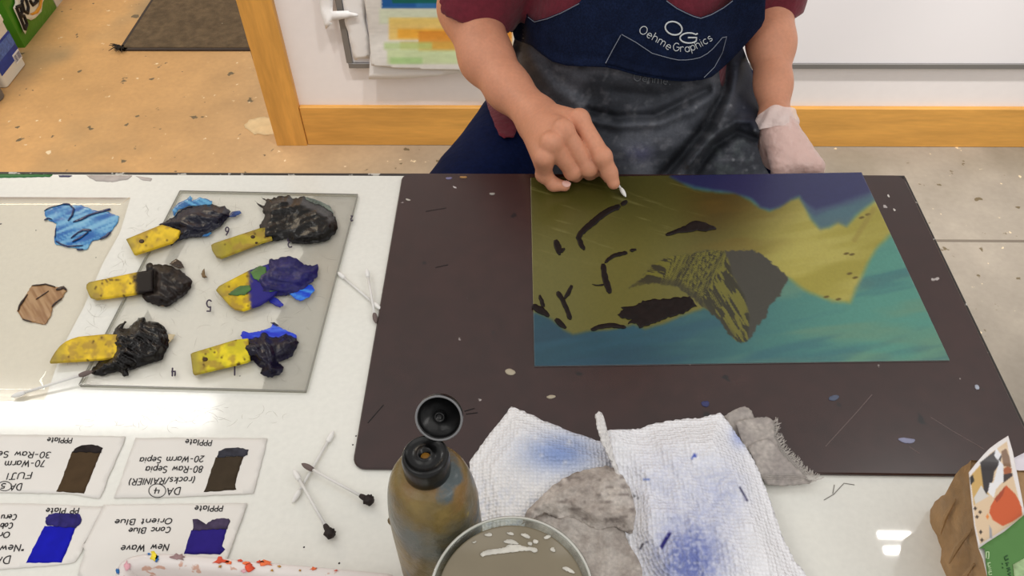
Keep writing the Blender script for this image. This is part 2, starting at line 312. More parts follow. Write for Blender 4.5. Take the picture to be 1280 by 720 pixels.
# whiteboard with a grey frame
wb=empty('whiteboard',(.9,WY,.3),'large white magnetic board in a thin grey metal frame hung low on the white wall','whiteboard')
bx,bz=-.515,.287
g=G(); g.rbox((bx+.004,WY-.014,bz+.004),(2.9,WY-.001,1.5),.002,2); g.obj('panel',M('board_white',(240,237,239),.35,coat=.2),wb)
fm=M('grey_aluminium',(132,130,128),.4,metal=.4)
g=G(); g.rbox((bx,WY-.02,bz-.012),(2.92,WY-.001,bz+.004),.002,2,.001); g.rbox((bx-.004,WY-.02,bz+.0045),(bx+.014,WY-.001,1.52),.002,2,.001); g.obj('frame',fm,wb)
# sheets pinned on the board
YP=WY-.0225
def wallsheet(name,poly,mat,label,cat,dy=0,curl=None,col=None,step=6,th=.0008,parent=None,jit=0,group=None):
    def top(u,v):
        p=PY(u,v,np.full(u.shape,YP-dy)); 
        return p if curl is None else PY(u,v,YP-dy-curl(u,v))
    def bot(u,v): return top(u,v)+np.array([0,th,0])
    o=sheet(name,poly,top,bot,mat,parent,step=step,col=col,jit=jit)
    if label: tag(o,label,cat,group)
    return o
paper=M('white_paper',(232,230,228),.7,noise=(6,.03))
def crp(x,y): return (380+x*.1719,y*.1719)
wallsheet('paper_scrap',[crp(*q) for q in [(255,-320),(440,-320),(440,150),(470,260),(482,423),(395,425),(378,440),(360,425),(352,380),(330,300),(322,235),(300,185)]],paper,'torn white paper with ragged left edge covering the corner of the board','paper',dy=.001,jit=.4)
up=[crp(*q) for q in [(60,-320),(110,0),(118,80),(140,150),(158,212),(205,170),(178,155),(395,120),(390,100),(330,88),(322,78),(208,82),(210,0),(190,-320)]]
wallsheet('paper_scrap',up,paper,'small white cut out paper pinned above the torn sheet, its lower strip folded out','paper',dy=.003,curl=lambda u,v:.012*ss(5,30,v))
wallsheet('backing_paper',[(452,-60),(456,0),(463,60),(461,99),(500,99),(545,95),(620,86),(700,80),(700,-60)],paper,'blank white sheet hanging behind the striped print, its lower edge curling out','paper',dy=.008,curl=lambda u,v:.010*ss(60,100,v))
def printcol(u,v):
    c=np.full(u.shape+(3,),208.)+np.array([2,-2,-8]); w=fbm(u*.12,v*.5,4)
    def band(c,u0,u1,v0,v1,colr,a,e=2.): 
        k=ss(u0-e,u0+e,u)*ss(u1+e,u1-e,u)*ss(v0-e,v0+e,v)*ss(v1+e,v1-e,v)*a; return mix(c,colr,k)
    c=band(c,474,640,11,30,(196,208,176),.7); c=band(c,486,640,22,50,(226,186,84),.75); c=band(c,497,640,36,48,(226,160,50),.8)
    c=band(c,523,640,39,64,(208,136,48),.9,1); c=band(c,500,640,52,62,(190,160,70),.6); c=band(c,480,540,53,62,(164,190,120),.7); c=band(c,484,640,62,80,(178,196,140),.75); c=band(c,488,528,72,80,(150,188,120),.7)
    c=band(c,477,640,-80,10,(20,84,150),1,.8); c=band(c,490,640,-70,4,(0,92,84),1,1); c=band(c,520,545,4,10,(60,120,170),.6)
    return c*(.95+.1*w)[...,None]
wallsheet('art_print',[(448,-60),(455,0),(460,30),(464,82),(500,86),(560,88),(620,92),(700,92),(700,-60)],M('print_ink',rough=.6,attr=True,noise=(30,.04)),'abstract print with blue, orange and green stripes hanging on the board','print',dy=.014,curl=lambda u,v:.016*ss(40,90,v),col=printcol,step=2.5)
# doormat
mm=M('mat_pile',(96,80,60),.95,noise=[(40,.25),(5,.08)],bump=('noise',300,.6,.004),speck=(60,.76,(170,160,140)))
dm=empty('doormat',(-1.0,2.8,0),'dark grey-brown floor mat on the concrete beyond the wall end','doormat')
a=P(149,64,0.); x0=a[0]; y0=a[1]
g=G(); g.rbox((x0+.012,y0+.012,.0005),(x0+.9,y0+1.4,.010),.008,3,.002); g.obj('pile',mm,dm)
g=G(); g.rbox((x0,y0,0),(x0+.912,y0+.03,.007),.004,3,.001); g.rbox((x0,y0,0),(x0+.03,y0+1.41,.007),.004,3,.001); g.obj('edging',M('mat_rubber',(58,48,42),.7),dm)
g=G(); 
for k in range(22):
    t=random.uniform(2.6,5.5); L=random.uniform(.02,.06); q=np.array([x0+.012,y0+.012,.008]); g.tube([q,q+np.array([math.cos(t)*L*.6,math.sin(t)*L*.4,.008]),q+np.array([math.cos(t)*L,math.sin(t)*L*.8,random.uniform(.001,.012)])],[.003,.002,.001],5)
g.obj('frayed_corner',M('mat_fray',(40,34,30),.9),dm)
# dried plaster blotch on floor
for q,l in (([(305,156),(312,150),(330,146),(346,150),(346,168),(318,168),(309,162)],'pale plaster spill dried on the floor beside the wooden post'),):
    t,b=flat(0.,.002); tag(sheet('plaster_spill',q,t,b,M('plaster',(216,190,146),.8,noise=(30,.1)),step=4,jit=1),l,'spill')
# ---- paper towel bale on the floor (left), box face on the plane x=BX
BX=-1.812
bale=empty('paper_towel_pack',(BX-.2,2.8,0),'green plastic wrapped pack of paper towels with big lettering standing on the floor at left','paper towels')
def pillow(lo,hi,mat,name,parent,amp=.012,n=14):
    g=G(); lo=np.array(lo);hi=np.array(hi)
    def face(o,a,b,nrm):
        V=[];F=[]
        for i in range(n+1):
            for j in range(n+1):
                s,t=i/n,j/n; e=(16*s*(1-s)*t*(1-t))**.5; V.append(o+a*s+b*t+nrm*amp*(e+.25*(vn(s*7+o[0]*9,t*7,5)-.5)*e))
        F=[(i*(n+1)+j,(i+1)*(n+1)+j,(i+1)*(n+1)+j+1,i*(n+1)+j+1) for i in range(n) for j in range(n)]
        g.add(V,F)
    d=hi-lo; X,Y,Z=np.array([d[0],0,0]),np.array([0,d[1],0]),np.array([0,0,d[2]]); I=np.eye(3)
    face(lo+X,Y,Z,I[0]); face(lo,Z,Y,-I[0]); face(lo,X,Z,-I[1]); face(lo+Y,Z,X,I[1]); face(lo+Z,X,Y,I[2]); face(lo,Y,X,-I[2])
    return g.obj(name,mat,parent,smooth=True)
pillow((BX-.30,2.55,0),(BX-.012,2.835,.42),M('green_wrap',(66,132,22),.3,coat=.4,noise=(5,.18),bump=('noise',25,.25,.01)),'wrapper',bale,.012)
fx_=lambda o:(lambda u,v:PX(u,v,np.full(u.shape,BX+o)))
def facesheet(name,poly,o,mat,parent,th=.0015,step=4,x=None): 
    xx=BX if x is None else x
    return sheet(name,poly,(lambda u,v:PX(u,v,np.full(u.shape,xx+o+th))),(lambda u,v:PX(u,v,np.full(u.shape,xx+o))),mat,parent,step=step)
c2=lambda pts:crop(0,0,.1807,pts)
facesheet('logo_backing',c2([(90,55),(105,20),(95,-40),(330,-60),(295,20),(288,80),(245,125),(215,140),(185,128),(183,215),(176,238),(162,215),(135,150)]),.001,M('logo_white',(232,228,206),.4),bale)
facesheet('logo_swoosh',c2([(205,95),(240,80),(268,40),(280,-30),(300,-30),(286,55),(265,90),(225,105)]),.0032,M('logo_yellow',(232,160,40),.4),bale)
blk=M('logo_black',(26,20,14),.4)
B_=[[(112,52),(172,205)],[(112,52),(140,40),(150,85),(135,112)],[(135,112),(165,110),(185,165),(172,205)]]
strokes('lettering',[c2(l) for l in B_]+[c2([(150,20),(165,75),(190,90),(195,50),(178,-5),(155,-20),(150,20)])]+[c2([(205,0),(225,35),(250,15),(240,-40)]),c2([(255,10),(270,-50)])],fx_(.004),.0062,blk,bale,8)
pillow((BX-.24,2.84,0),(BX-.012,3.1,.3),M('white_wrap',(216,206,190),.4,noise=(8,.06)),'white_end_wrap',bale,.008)
# blue/white wipes box
WX=-1.772
wp=empty('wipes_tub',(WX-.08,2.33,0),'white tub with blue printed label and barcode at the left edge of the floor','tub')
yA=P(32,80,0.)[1]; 
top_z=PY(11,30,yA)[2]; top_z=.30
g=G(); g.rbox((WX-.16,yA-.15,0),(WX,yA,.17),.012,4,.004); g.obj('tub_body',M('tub_white',(226,220,204),.4),wp)
g=G(); g.rbox((WX-.164,yA-.154,.165),(WX+.004,yA+.004,.195),.014,4,.006); g.obj('lid',M('tub_lid',(236,230,214),.35),wp)
def onx(s,t,o=.0): return (WX+o,yA-.24*s,t)
g=G(); g.box((WX,yA-.145,.045),(WX+.0012,yA-.004,.133)); g.obj('printed_label',M('label_blue',(34,62,150),.4,noise=(30,.2)),wp)
g=G(); g.box((WX+.0012,yA-.145,.085),(WX+.002,yA-.006,.125)); g.obj('label_text_block',M('label_pale_blue',(84,112,180),.5,noise=(90,.35)),wp)
g=G(); g.box((WX+.0012,yA-.050,.030),(WX+.002,yA-.006,.064)); bc=g.obj('barcode_patch',paper,wp)
g=G()
for k in range(9): g.box((WX+.002,yA-.047+k*.0045,.036),(WX+.0026,yA-.047+k*.0045+random.choice((.0012,.0024)),.058))
g.obj('barcode',M('barcode_grey',(90,90,110),.5),bc)
g=G(); c=P(-1,113,0.)+np.array([-.0,-.05,0]); g.lathe([(.0,0),(.035,.0),(.038,.004),(.038,.075),(.034,.082),(0,.082)],(c[0]+.0,c[1],0),24); tag(g.obj('grey_jar',M('jar_grey',(110,104,98),.5),smooth=False),'small grey jar on the floor just in front of the blue and white tub','jar')
c=P(2,130,0.)+np.array([0,-.03,0]); g=G(); g.rbox((c[0]-.16,c[1]-.12,0),(c[0]-.0,c[1],.07),.006,3,.002); cb=g.obj('carton',M('carton_white',(226,226,226),.5)); tag(cb,'small white and blue carton at the very left edge, nearest the table','carton')
g=G(); g.box((c[0],c[1]-.115,.02),(c[0]+.001,c[1]-.012,.055)); g.obj('blue_panel',M('carton_blue',(70,130,180),.5),cb)
# ================================================================== TABLE
tb=empty('work_table',(-.4,.43,0),'white glass topped work table with dark edging','table')
TX0,TX1,TY0,TY1=-1.25,.4562,.06,.7635
g=G(); g.rbox((TX0,TY0,T-.03),(TX1,TY1,T),.006,4,.0015)
def _topm():
    mt=M('white_glass_top',(228,227,219),.35,coat=1,coat_r=.035,noise=[(3,.02),(180,.03)],speck=(70,.80,(120,112,100)))
    nt=mt.node_tree; N=nt.nodes; L=nt.links; tc=N.new('ShaderNodeTexCoord'); sx=N.new('ShaderNodeSeparateXYZ'); L.new(tc.outputs['Object'],sx.inputs[0])
    mr=N.new('ShaderNodeMapRange'); L.new(sx.outputs['X'],mr.inputs['Value'])       # the left half of the glass is scratched dull
    for k,v in zip(('From Min','From Max','To Min','To Max'),(.05,.45,.095,.03)): mr.inputs[k].default_value=v
    L.new(mr.outputs[0],N['Principled BSDF'].inputs['Coat Roughness']); return mt
g.obj('table_top',_topm(),tb)
g=G(); g.box((TX0,TY1+.0002,T-.034),(TX1+.003,TY1+.0035,T-.0003)); g.box((TX1+.0002,TY0,T-.034),(TX1+.0035,TY1,T-.0005)); g.obj('edging',M('dark_edging',(52,46,44),.5,speck=(50,.62,(190,186,178))),tb)
lm=M('table_leg_grey',(96,94,92),.5)
for x in (TX0+.05,TX1-.05):
    for y in (TY0+.05,TY1-.12):
        g=G(); g.rbox((x-.025,y-.025,0),(x+.025,y+.025,T-.03),.004,3,.001); g.obj('leg',lm,tb)
g=G(); y=TY0+.05; g.box((TX0+.075,y-.012,T-.11),(TX1-.075,y+.012,T-.03)); g.obj('side_rail',lm,tb)
for x in (TX0+.05,TX1-.05):
    g=G(); g.box((x-.012,TY0+.075,T-.11),(x+.012,TY1-.145,T-.03)); g.obj('side_rail',lm,tb)
t,b=flat(T,.0006)
sheet('paint_stain',[(-10,217.5),(66,217.8),(62,220.6),(30,221.5),(-10,222)],t,b,M('stain_green',(40,110,50),.5),tb,step=3,jit=.3)
stg=M('stain_grey',(188,178,172),.6,noise=(60,.15))
sheet('paint_stain',[(108,219),(165,219.3),(160,224),(140,227),(120,226),(112,222)],t,b,stg,tb,step=3,jit=.3)
sheet('paint_stain',[(170,220),(190,223),(188,226),(178,225)],t,b,stg,tb,step=3,jit=.3)
sheet('paint_stain',[(73,219),(90,219.3),(86,221),(74,221)],t,b,M('stain_navy',(70,68,100),.6),tb,step=3,jit=.3)
# small ink specks on the white top
g=G()
for (u,v,r) in [(380,684,.0008),(462,572,.0007),(424,704,.0009),(300,470,.0006),(45,288,.0007),(120,322,.0006),(-2,298,.0016),(445,545,.0008),(1,280,.0012),(441,556,.0008)]:
    g=G(); p=P(u,v,T); g.lathe([(0,0),(r,0),(r*.7,.0004),(0,.0005)],p,8); g.obj('ink_speck',bpy.data.materials.get('speck_black') or M('speck_black',(40,30,36),.5),tb)
# hair strands/scratches on glass right
strokes('loose_thread',[[(1030,625),(1042,618),(1055,604),(1068,606)],[(1043,606),(1041,617)]],lambda u,v:P(u,v,np.full(u.shape,T+.0004)),.0003,M('thread_grey',(120,116,110),.8),tb)
# ================================================================== BROWN MAT
def matmix():
    return M('brown_board',(50,28,25),.27,spec=.7,noise=[(5,.15),(60,.15)],speck=(26,.685,(20,12,13)),speck2=(44,.735,(176,168,164)))
MX0,MX1,MY0,MY1=-.1555,.455,.3555,.7632
g=G(); g.rbox((MX0,MY0,T),(MX1,MY1,T+.004),.012,6,.0012); bm_=g.obj('work_board',matmix()); tag(bm_,'dark brown scuffed work board lying on the white table under the painted plate','board')
ZM=T+.004
t,b=flat(ZM,.0005)
def chip(poly,c,lab=None): return sheet('paint_chip',smoothpoly(poly,1),t,b,M('chip',c,.6),bm_,step=2.5,jit=.3)
chip(crop(1000,480,.3333,[(365,205),(385,200),(410,205),(435,207),(425,222),(395,222),(378,215)]),(138,140,166))
chip(crop(420,460,.361,[(583,8),(600,0),(625,14),(612,25),(592,22)]),(170,160,140))
chip(crop(420,460,.361,[(725,100),(745,92),(765,98),(742,108)]),(170,160,140))
chip(crop(420,200,.2222,[(860,185),(890,182),(895,192),(870,196)]),(150,146,140))
chip(crop(420,200,.2222,[(615,98),(655,95),(650,105),(622,108)]),(120,116,150))
chip(crop(420,200,.2222,[(695,90),(738,92),(735,99),(698,100)]),(170,130,80))
chip(crop(420,200,.2222,[(392,215),(420,222),(415,228),(395,224)]),(196,190,180))
chip(crop(420,200,.2222,[(655,145),(672,150),(680,158),(665,156)]),(196,190,190))
chip(crop(1100,420,.2777,[(425,220),(440,218),(450,238),(432,240)]),(170,176,190))
chip(crop(1000,480,.3333,[(105,50),(130,40),(150,45),(135,62),(112,62)]),(84,92,112))
chip(crop(560,490,.39,[(810,30),(838,28),(835,48),(815,45)]),(58,62,104))
chip([(1079,258),(1082,256),(1083,262)],(220,214,206)); chip([(1110,242),(1113,247),(1109,245)],(220,214,206)); chip([(1116,260),(1120,262),(1118,264)],(220,214,206))
for _l in ([crop(1000,480,.3333,[(490,125),(570,175),(690,245)]),crop(1000,480,.3333,[(95,235),(200,120),(270,40)]),crop(1000,480,.3333,[(410,235),(450,262)])]): strokes('scratch',[_l],lambda u,v:P(u,v,np.full(u.shape,ZM)),.00035,bpy.data.materials.get('scratch_grey') or M('scratch_grey',(112,98,96),.6),bm_)
for _l in ([crop(420,480,.1944,[(205,250),(305,135)]),crop(420,460,.361,[(445,150),(480,140)]),crop(420,460,.361,[(450,160),(490,155)]),crop(420,200,.2222,[(505,290),(560,280),(620,270)]),crop(420,200,.2222,[(560,605),(630,590)])]): strokes('scratch',[_l],lambda u,v:P(u,v,np.full(u.shape,ZM)),.0006,bpy.data.materials.get('scratch_black') or M('scratch_black',(24,16,18),.6),bm_)
# ================================================================== PAINTED PLATE
PC=[P(u,v,ZM+.0015) for u,v in ((663,222),(1077,215.3),(1187.2,450),(668,457.3))]
nu,nv=400,285
S,Tt=np.meshgrid(np.linspace(0,1,nu),np.linspace(0,1,nv),indexing='ij')
pos=(PC[0]*((1-S)*(1-Tt))[...,None]+PC[1]*(S*(1-Tt))[...,None]+PC[2]*(S*Tt)[...,None]+PC[3]*((1-S)*Tt)[...,None])
pos[...,2]=ZM+.0015
rel=pos-CAM; dd=rel@_f; U=640+FPX*(rel@_r)/dd; Vv=360-FPX*(rel@_u)/dd
def plate_art(u,v):
    n1=fbm(u*.009-v*.006,v*.05+u*.006,21,3); n2=fbm(u*.010,v*.06+u*.012,22,3); wob=(fbm(u*.05,v*.05,31)-.5)
    c=mix((34,70,84),(80,138,124),ss(720,1120,u)); c=mix(c,(104,134,108),.5*ss(.42,.68,n1)*ss(800,950,u)); c=mix(c,(44,84,104),.4*ss(.42,.72,n2)); c=mix(c,(34,62,80),.4*ss(.6,.35,n1)*ss(1000,760,u))
    land=[(640,200),(840,200),(838,221),(850,228),(868,236),(895,240),(919,242),(938,250),(950,260),(962,264),(974,260),(988,250),(999,247),(1006,257),(1014,273),(1024,284),(1036,284),(1048,276),(1058,282),(1068,272),(1076,264),(1095,250),(1125,240),(1130,292),(1113,293),(1098,308),(1085,328),(1074,352),(1063,379),(1040,377),(1012,366),(990,350),(984,346),(930,380),(900,390),(880,386),(858,392),(830,404),(806,411),(792,405),(770,411),(735,415),(716,418),(704,412),(690,400),(672,392),(640,388)]
    d=sdpoly(u,v,land)+wob*4; soft=np.where(u>985,5.,3.5); k=ss(soft,-soft,d)
    L=mix((66,64,24),(98,94,44),ss(225,330,v)); L=mix(L,(70,54,14),ss(830,900,u)*ss(330,250,v)*.85); R=mix((152,142,58),(170,160,80),ss(.3,.7,n2)); L=mix(L,R,ss(880,1030,u+.5*(v-280))); L=mix(L,(98,74,22),.45*ss(.45,.7,n1)*ss(820,920,u)*ss(1010,930,u)*ss(360,280,v))  # olive painted darker towards the top, standing for the person's dark reflection
    L=mix(L,(120,116,70),.4*ss(.62,.75,fbm((u+v*.35)*.015,(v-u*.28)*.25,41))*ss(900,830,u)*ss(345,300,v))
    c=mix(c,L,k)
    navy=[(838,190),(838,221),(850,227),(868,235),(895,239),(919,241),(938,249),(950,259),(962,263),(974,258),(988,249),(999,246),(1006,255),(1012,265),(1020,270),(1040,262),(1060,257),(1092,244),(1120,235),(1120,190)]
    d=sdpoly(u,v,navy)+wob*5; c=mix(c,mix((34,36,74),(46,50,92),ss(840,1080,u)),ss(3,-4,d))
    haze=[(1004,252),(1016,276),(1026,287),(1047,279),(1058,282),(1070,268),(1098,246),(1098,236),(1060,250),(1020,262)]
    d=sdpoly(u,v,haze)+wob*4; c=mix(c,(70,92,110),.75*ss(4,-4,d)); 
    # mountain
    mt=[(786,360),(800,350),(815,331),(835,321),(862,317),(880,313),(905,314),(938,312),(952,318),(986,347),(976,368),(960,384),(958,396),(946,408),(938,424),(926,429),(914,421),(898,400),(884,388),(864,371),(845,358),(815,353)]
    d=sdpoly(u,v,mt)+(fbm(u*.3,v*.3,51)-.5)*5; k=ss(1.2,-1.2,d)
    tx=[(780,362),(800,350),(815,331),(835,320),(862,315),(905,310),(908,320),(916,345),(930,368),(936,395),(936,432),(910,432),(880,392),(840,362)]
    kt=ss(2,-2,sdpoly(u,v,tx)+wob*4)
    fl=ss(830,900,u+ (v-340)*.6); a=u*(.97-.45*fl)+v*(.2+.65*fl); bb=-u*(.2+.65*fl)+v*(.97-.45*fl)
    st=fbm(a*.05+wob*2,bb*.32,61,3); tex=mix((104,100,38),(48,46,30),ss(.47,.56,st))
    tex=mix(tex,(54,52,36),.7*ss(9,2,sdline(u,v,[(786,360),(815,352),(845,356),(866,370),(886,389),(912,419)])))
    mnt=mix((62,60,52),tex,kt); c=mix(c,mnt,k)
    for (x,y) in ((1085,268),(1058,317),(1065,318),(1062,342),(1069,347),(1033,371),(1048,374),(1077,272)): c=mix(c,(96,80,30),ss(2.2,1,np.hypot((u-x)*.5+(v-y)*.4,(v-y))))
    c=mix(c,(140,124,54),.6*ss(5,1,sdline(u,v,[(1068,300),(1092,262)])))
    return c*(.96+.08*fbm(u*.5,v*.5,71))[...,None]
pc=plate_art(U,Vv).reshape(-1,3); A=pos.reshape(-1,3); nn=nu*nv
Fq=[(i*nv+j,i*nv+j+1,(i+1)*nv+j+1,(i+1)*nv+j) for i in range(nu-1) for j in range(nv-1)]
ring=[i*nv for i in range(nu)]+[(nu-1)*nv+j for j in range(1,nv)]+[i*nv+nv-1 for i in range(nu-2,-1,-1)]+[j for j in range(nv-2,0,-1)]
Bv=A[ring]-np.array([0,0,.0015]); Fs=[(ring[k],ring[(k+1)%len(ring)],nn+(k+1)%len(ring),nn+k) for k in range(len(ring))]
plate=mesh('painted_plate',np.concatenate([A,Bv]),Fq+Fs,M('ink_film',rough=.26,spec=.5,attr=True),col=np.concatenate([pc,np.full((len(ring),3),150.)]),smooth=False); tag(plate,'rectangular plate painted with an olive, teal and navy landscape, lying on the brown board','painting')
plate.data.polygons.foreach_set('use_smooth',np.r_[np.ones(len(Fq),bool),np.zeros(len(Fs),bool)])
ZP=ZM+.0015
def buf(line,w,jit=.8,s=0):          # outline of a brush stroke
    l=dens(line,3,0,False); r=np.random.RandomState(s); w=np.interp(np.linspace(0,1,len(l)),np.linspace(0,1,len(np.atleast_1d(w))),np.atleast_1d(w))/2
    d=np.gradient(l,axis=0); d/=np.linalg.norm(d,axis=1)[:,None]+1e-9; n=np.stack([-d[:,1],d[:,0]],1)
    w=w*np.r_[.55,np.ones(len(l)-2),.55]
    a=l+n*(w+r.uniform(-jit,jit,len(l))*.6)[:,None]; b=l-n*(w+r.uniform(-jit,jit,len(l))*.6)[:,None]
    return np.concatenate([a,b[::-1]])
inkm=M('sepia_ink',(24,15,13),.5,spec=.2,noise=(120,.3),bump=('noise',200,.3,.0006))
c3=lambda pts:crop(650,200,.3195,pts)
def inkstroke(poly,s=0):
    def top(u,v): return P(u,v,ZP+.0002+.0006*vn(u*.5,v*.5,s))
    def bot(u,v): p=P(u,v,np.full(u.shape,ZP)); return p
    sheet('ink_stroke',poly,top,bot,inkm,plate,step=2.2,s=s)
for i,(l,w) in enumerate([([(420,160),(405,170),(395,174)],[5,6]),([(392,178),(380,185),(350,195),(320,215),(290,240),(260,265),(238,285),(230,305),(240,330),(252,352)],[7,8,8,7,5]),
  ([(138,312),(148,340),(155,372)],[7,9,5]),([(155,360),(175,345)],[6,4]),([(455,350),(430,355)],[3,4]),([(420,362),(400,366),(370,373),(345,388),(332,402)],[5,5,4]),([(325,405),(328,440),(335,470),(345,500),(353,522)],[6,7,8,6]),([(282,486),(305,490),(330,487)],[1.5,2]),
  ([(570,292),(610,280),(650,270),(690,255),(720,262),(768,268)],[4,6,12,12,3]),([(145,515),(165,545),(185,590),(198,625)],[6,6,5]),([(203,490),(192,515),(174,542)],[5,5]),([(48,570),(85,590),(115,610)],[8,9,5]),([(76,528),(84,550),(92,575)],[4,6]),([(138,622),(160,640),(180,658)],[6,7,4]),([(278,664),(320,650),(360,646),(415,655)],[4,6,6,4])]):
    inkstroke(buf(c3(l),w,s=i),i)
inkstroke(dens(c3([(382,605),(405,585),(395,578),(450,570),(480,552),(520,545),(550,543),(620,538),(665,532),(692,570),(640,600),(580,615),(520,640),(470,657),(455,640),(420,640),(440,625),(392,618)]),3,1.),40)
# ================================================================== INK SLAB, FILM, INK PILES, SCRAPERS
film_t,film_b=flat(T,.00025)
film=sheet('clear_film',[(-60,246),(60,246.5),(163,247),(150,290),(128,330),(104,385),(80,430),(56,500),(-60,503)],film_t,film_b,Mclear('cream_film',(252,250,246),haze=.015,hazecol=(236,226,208)),step=12); tag(film,'thin cream tinted film sheet lying on the white table at the far left','film')
SL=.004; slab_m=[Mclear('scratched_acrylic',(252,251,249),haze=.02,hazecol=(214,210,200),rough=.12),Mclear('acrylic_edge',(200,200,190),haze=.3,hazecol=(170,168,158))]
sc=[(225,238.5),(447,243),(382,489),(99,481)]; cs=[P(u,v,T+SL) for u,v in sc]
sq=[np.array(p) for p in [(225,238.5),(447,243),(382,488.5),(99,481)]]
st,sb=flat(T,SL)
slab=sheet('glass_slab',sq,st,sb,slab_m,step=14,side=1,smooth=False); tag(slab,'clear scratched glass ink slab holding six heaps of ink, lying on the white table','glass slab')
# edge bead lines (ground edges of the slab)
strokes('ground_edge',[[sq[0],sq[1]],[sq[1],sq[2]],[sq[2],sq[3]],[sq[3],sq[0]]],lambda u,v:P(u,v,np.full(u.shape,T+SL-.0006)),.0007,M('edge_grey',(150,148,140),.4),slab)
ZS=T+SL
r180=lambda c,h,s:[[ (c[0]-x*h*.8+y*h*.2*0,c[1]+y*h) for x,y in l] for l in FONT[s][1]]
num_m=M('marker_ink',(62,52,72),.5)
for c,h,s in (((286,284),10,'6'),((365,296),13,'3'),((264,375),14,'5'),((219,460),10,'4'),((294,457),12,'1'),((441,270),6,'2')):
    strokes('numeral',r180(c,h,s),lambda u,v:P(u,v,np.full(u.shape,ZS+.0002)),.0008,num_m,slab)
def scratches(name,poly,z,n,mat,parent,s):
    R_=np.random.RandomState(s); q=np.array(poly,float); lo,hi=q.min(0),q.max(0); g=G(); k=0
    while k<n:
        c=lo+(hi-lo)*R_.rand(2)
        if sdpoly(np.array([c[0]]),np.array([c[1]]),q)[0]>-8: continue
        a=R_.rand()*6.28; L=R_.uniform(6,26); b=R_.uniform(-1.2,1.2); l=[]
        for t in np.linspace(-.5,.5,6): l.append(c+L*t*np.array([math.cos(a+b*t),.7*math.sin(a+b*t)]))
        l=np.array(l); 
        if (sdpoly(l[:,0],l[:,1],q)>-3).any(): continue
        g.tube(P(l[:,0],l[:,1],np.full(len(l),z)),[.00003,.00010,.00013,.00013,.00010,.00003],4); k+=1
    o=g.obj(name,mat,parent); o['kind']='stuff'; return o
scm=M('scratch_pale',(168,162,150),.7,spec=.1)
scratches('fine_scratches',[tuple(p) for p in sq],T+SL,150,scm,slab,3)
scratches('fine_scratches',[(100,500),(380,500),(345,545),(60,545)],T,60,scm,tb,4)
scratches('fine_scratches',[(170,247),(215,247),(100,470),(60,480)],T,50,scm,tb,5)
def smear(name,poly,z,colf,label,parent=None,cat='ink smear',s=1,step=2.2,rough=.2):
    def top(u,v): return P(u,v,z+.0003+.0005*fbm(u*.25,v*.25,s))
    def bot(u,v): return P(u,v,np.full(u.shape,z))
    o=sheet(name,poly,top,bot,M(name+'_ink',rough=rough,attr=True),parent,step=step,jit=.5,col=colf,s=s)
    return tag(o,label,cat) if label else o
def streak(c0,c1,ang,s,f=.35): 
    ca,sa=math.cos(ang),math.sin(ang)
    return lambda u,v: mix(c0,c1,ss(.3,.7,fbm((u*ca+v*sa)*.03,(-u*sa+v*ca)*f,s)))
c4=lambda pts:crop(0,220,.1805,pts)
bl=smear('ink_smear',c4([(305,240),(440,190),(500,205),(560,200),(650,238),(740,245),(825,280),(815,320),(770,385),(720,430),(640,450),(600,512),(480,495),(380,472),(375,430),(390,330),(320,300)]),T+.0004,streak((120,178,212),(16,92,166),-.35,5),'cyan blue ink smear scraped thin on the film, leftmost of the far row')
dk=M('dark_blue_ink',(14,34,84),.25)
for l,w in (([(305,305),(330,292),(360,300)],1.5),([(440,192),(480,195),(510,225),(500,270),(470,310)],2),([(505,318),(560,300),(620,268),(700,245),(765,228)],[1.5,3,2,2.5,3]),([(490,430),(540,390),(580,372),(630,375)],[1.5,2.5,3]),([(500,455),(560,425),(610,385)],1.8),([(385,450),(420,470),(470,488),(575,480)],[2,2,1.2]),([(690,438),(735,415),(765,388)],[1.5,2.5,3]),([(305,240),(340,218),(440,192)],.7),([(385,360),(380,430)],1),([(530,508),(575,508)],2)):
    t_,b_=(lambda u,v:P(u,v,np.full(u.shape,T+.0018))),(lambda u,v:P(u,v,np.full(u.shape,T+.0006)))
    sheet('ink_ridge',buf(c4(l),w,.4),t_,b_,dk,bl,step=2)
c6=lambda pts:crop(0,320,.264,pts)
br=smear('ink_smear',c6([(80,260),(90,235),(150,140),(215,130),(265,148),(300,145),(318,160),(295,200),(250,240),(240,285),(215,325),(150,315),(105,298)]),T+.0004,streak((176,140,100),(140,100,62),1.0,8),'thin tan brown ink smear scraped on the film, in front of the cyan smear')
for l,w in (([(150,140),(215,133),(262,146)],[1,2,1]),([(265,160),(300,148),(316,162)],[3,4,2]),([(85,262),(92,235),(130,180)],[1.5,3,1]),([(105,298),(150,312)],1.5),([(245,240),(262,222),(292,200)],[2,1.5]),([(170,205),(230,165)],1)):
    sheet('ink_ridge',buf(c6(l),w,.4),(lambda u,v:P(u,v,np.full(u.shape,T+.0016))),(lambda u,v:P(u,v,np.full(u.shape,T+.0006))),M('dark_sepia',(44,24,16),.3),br,step=2)
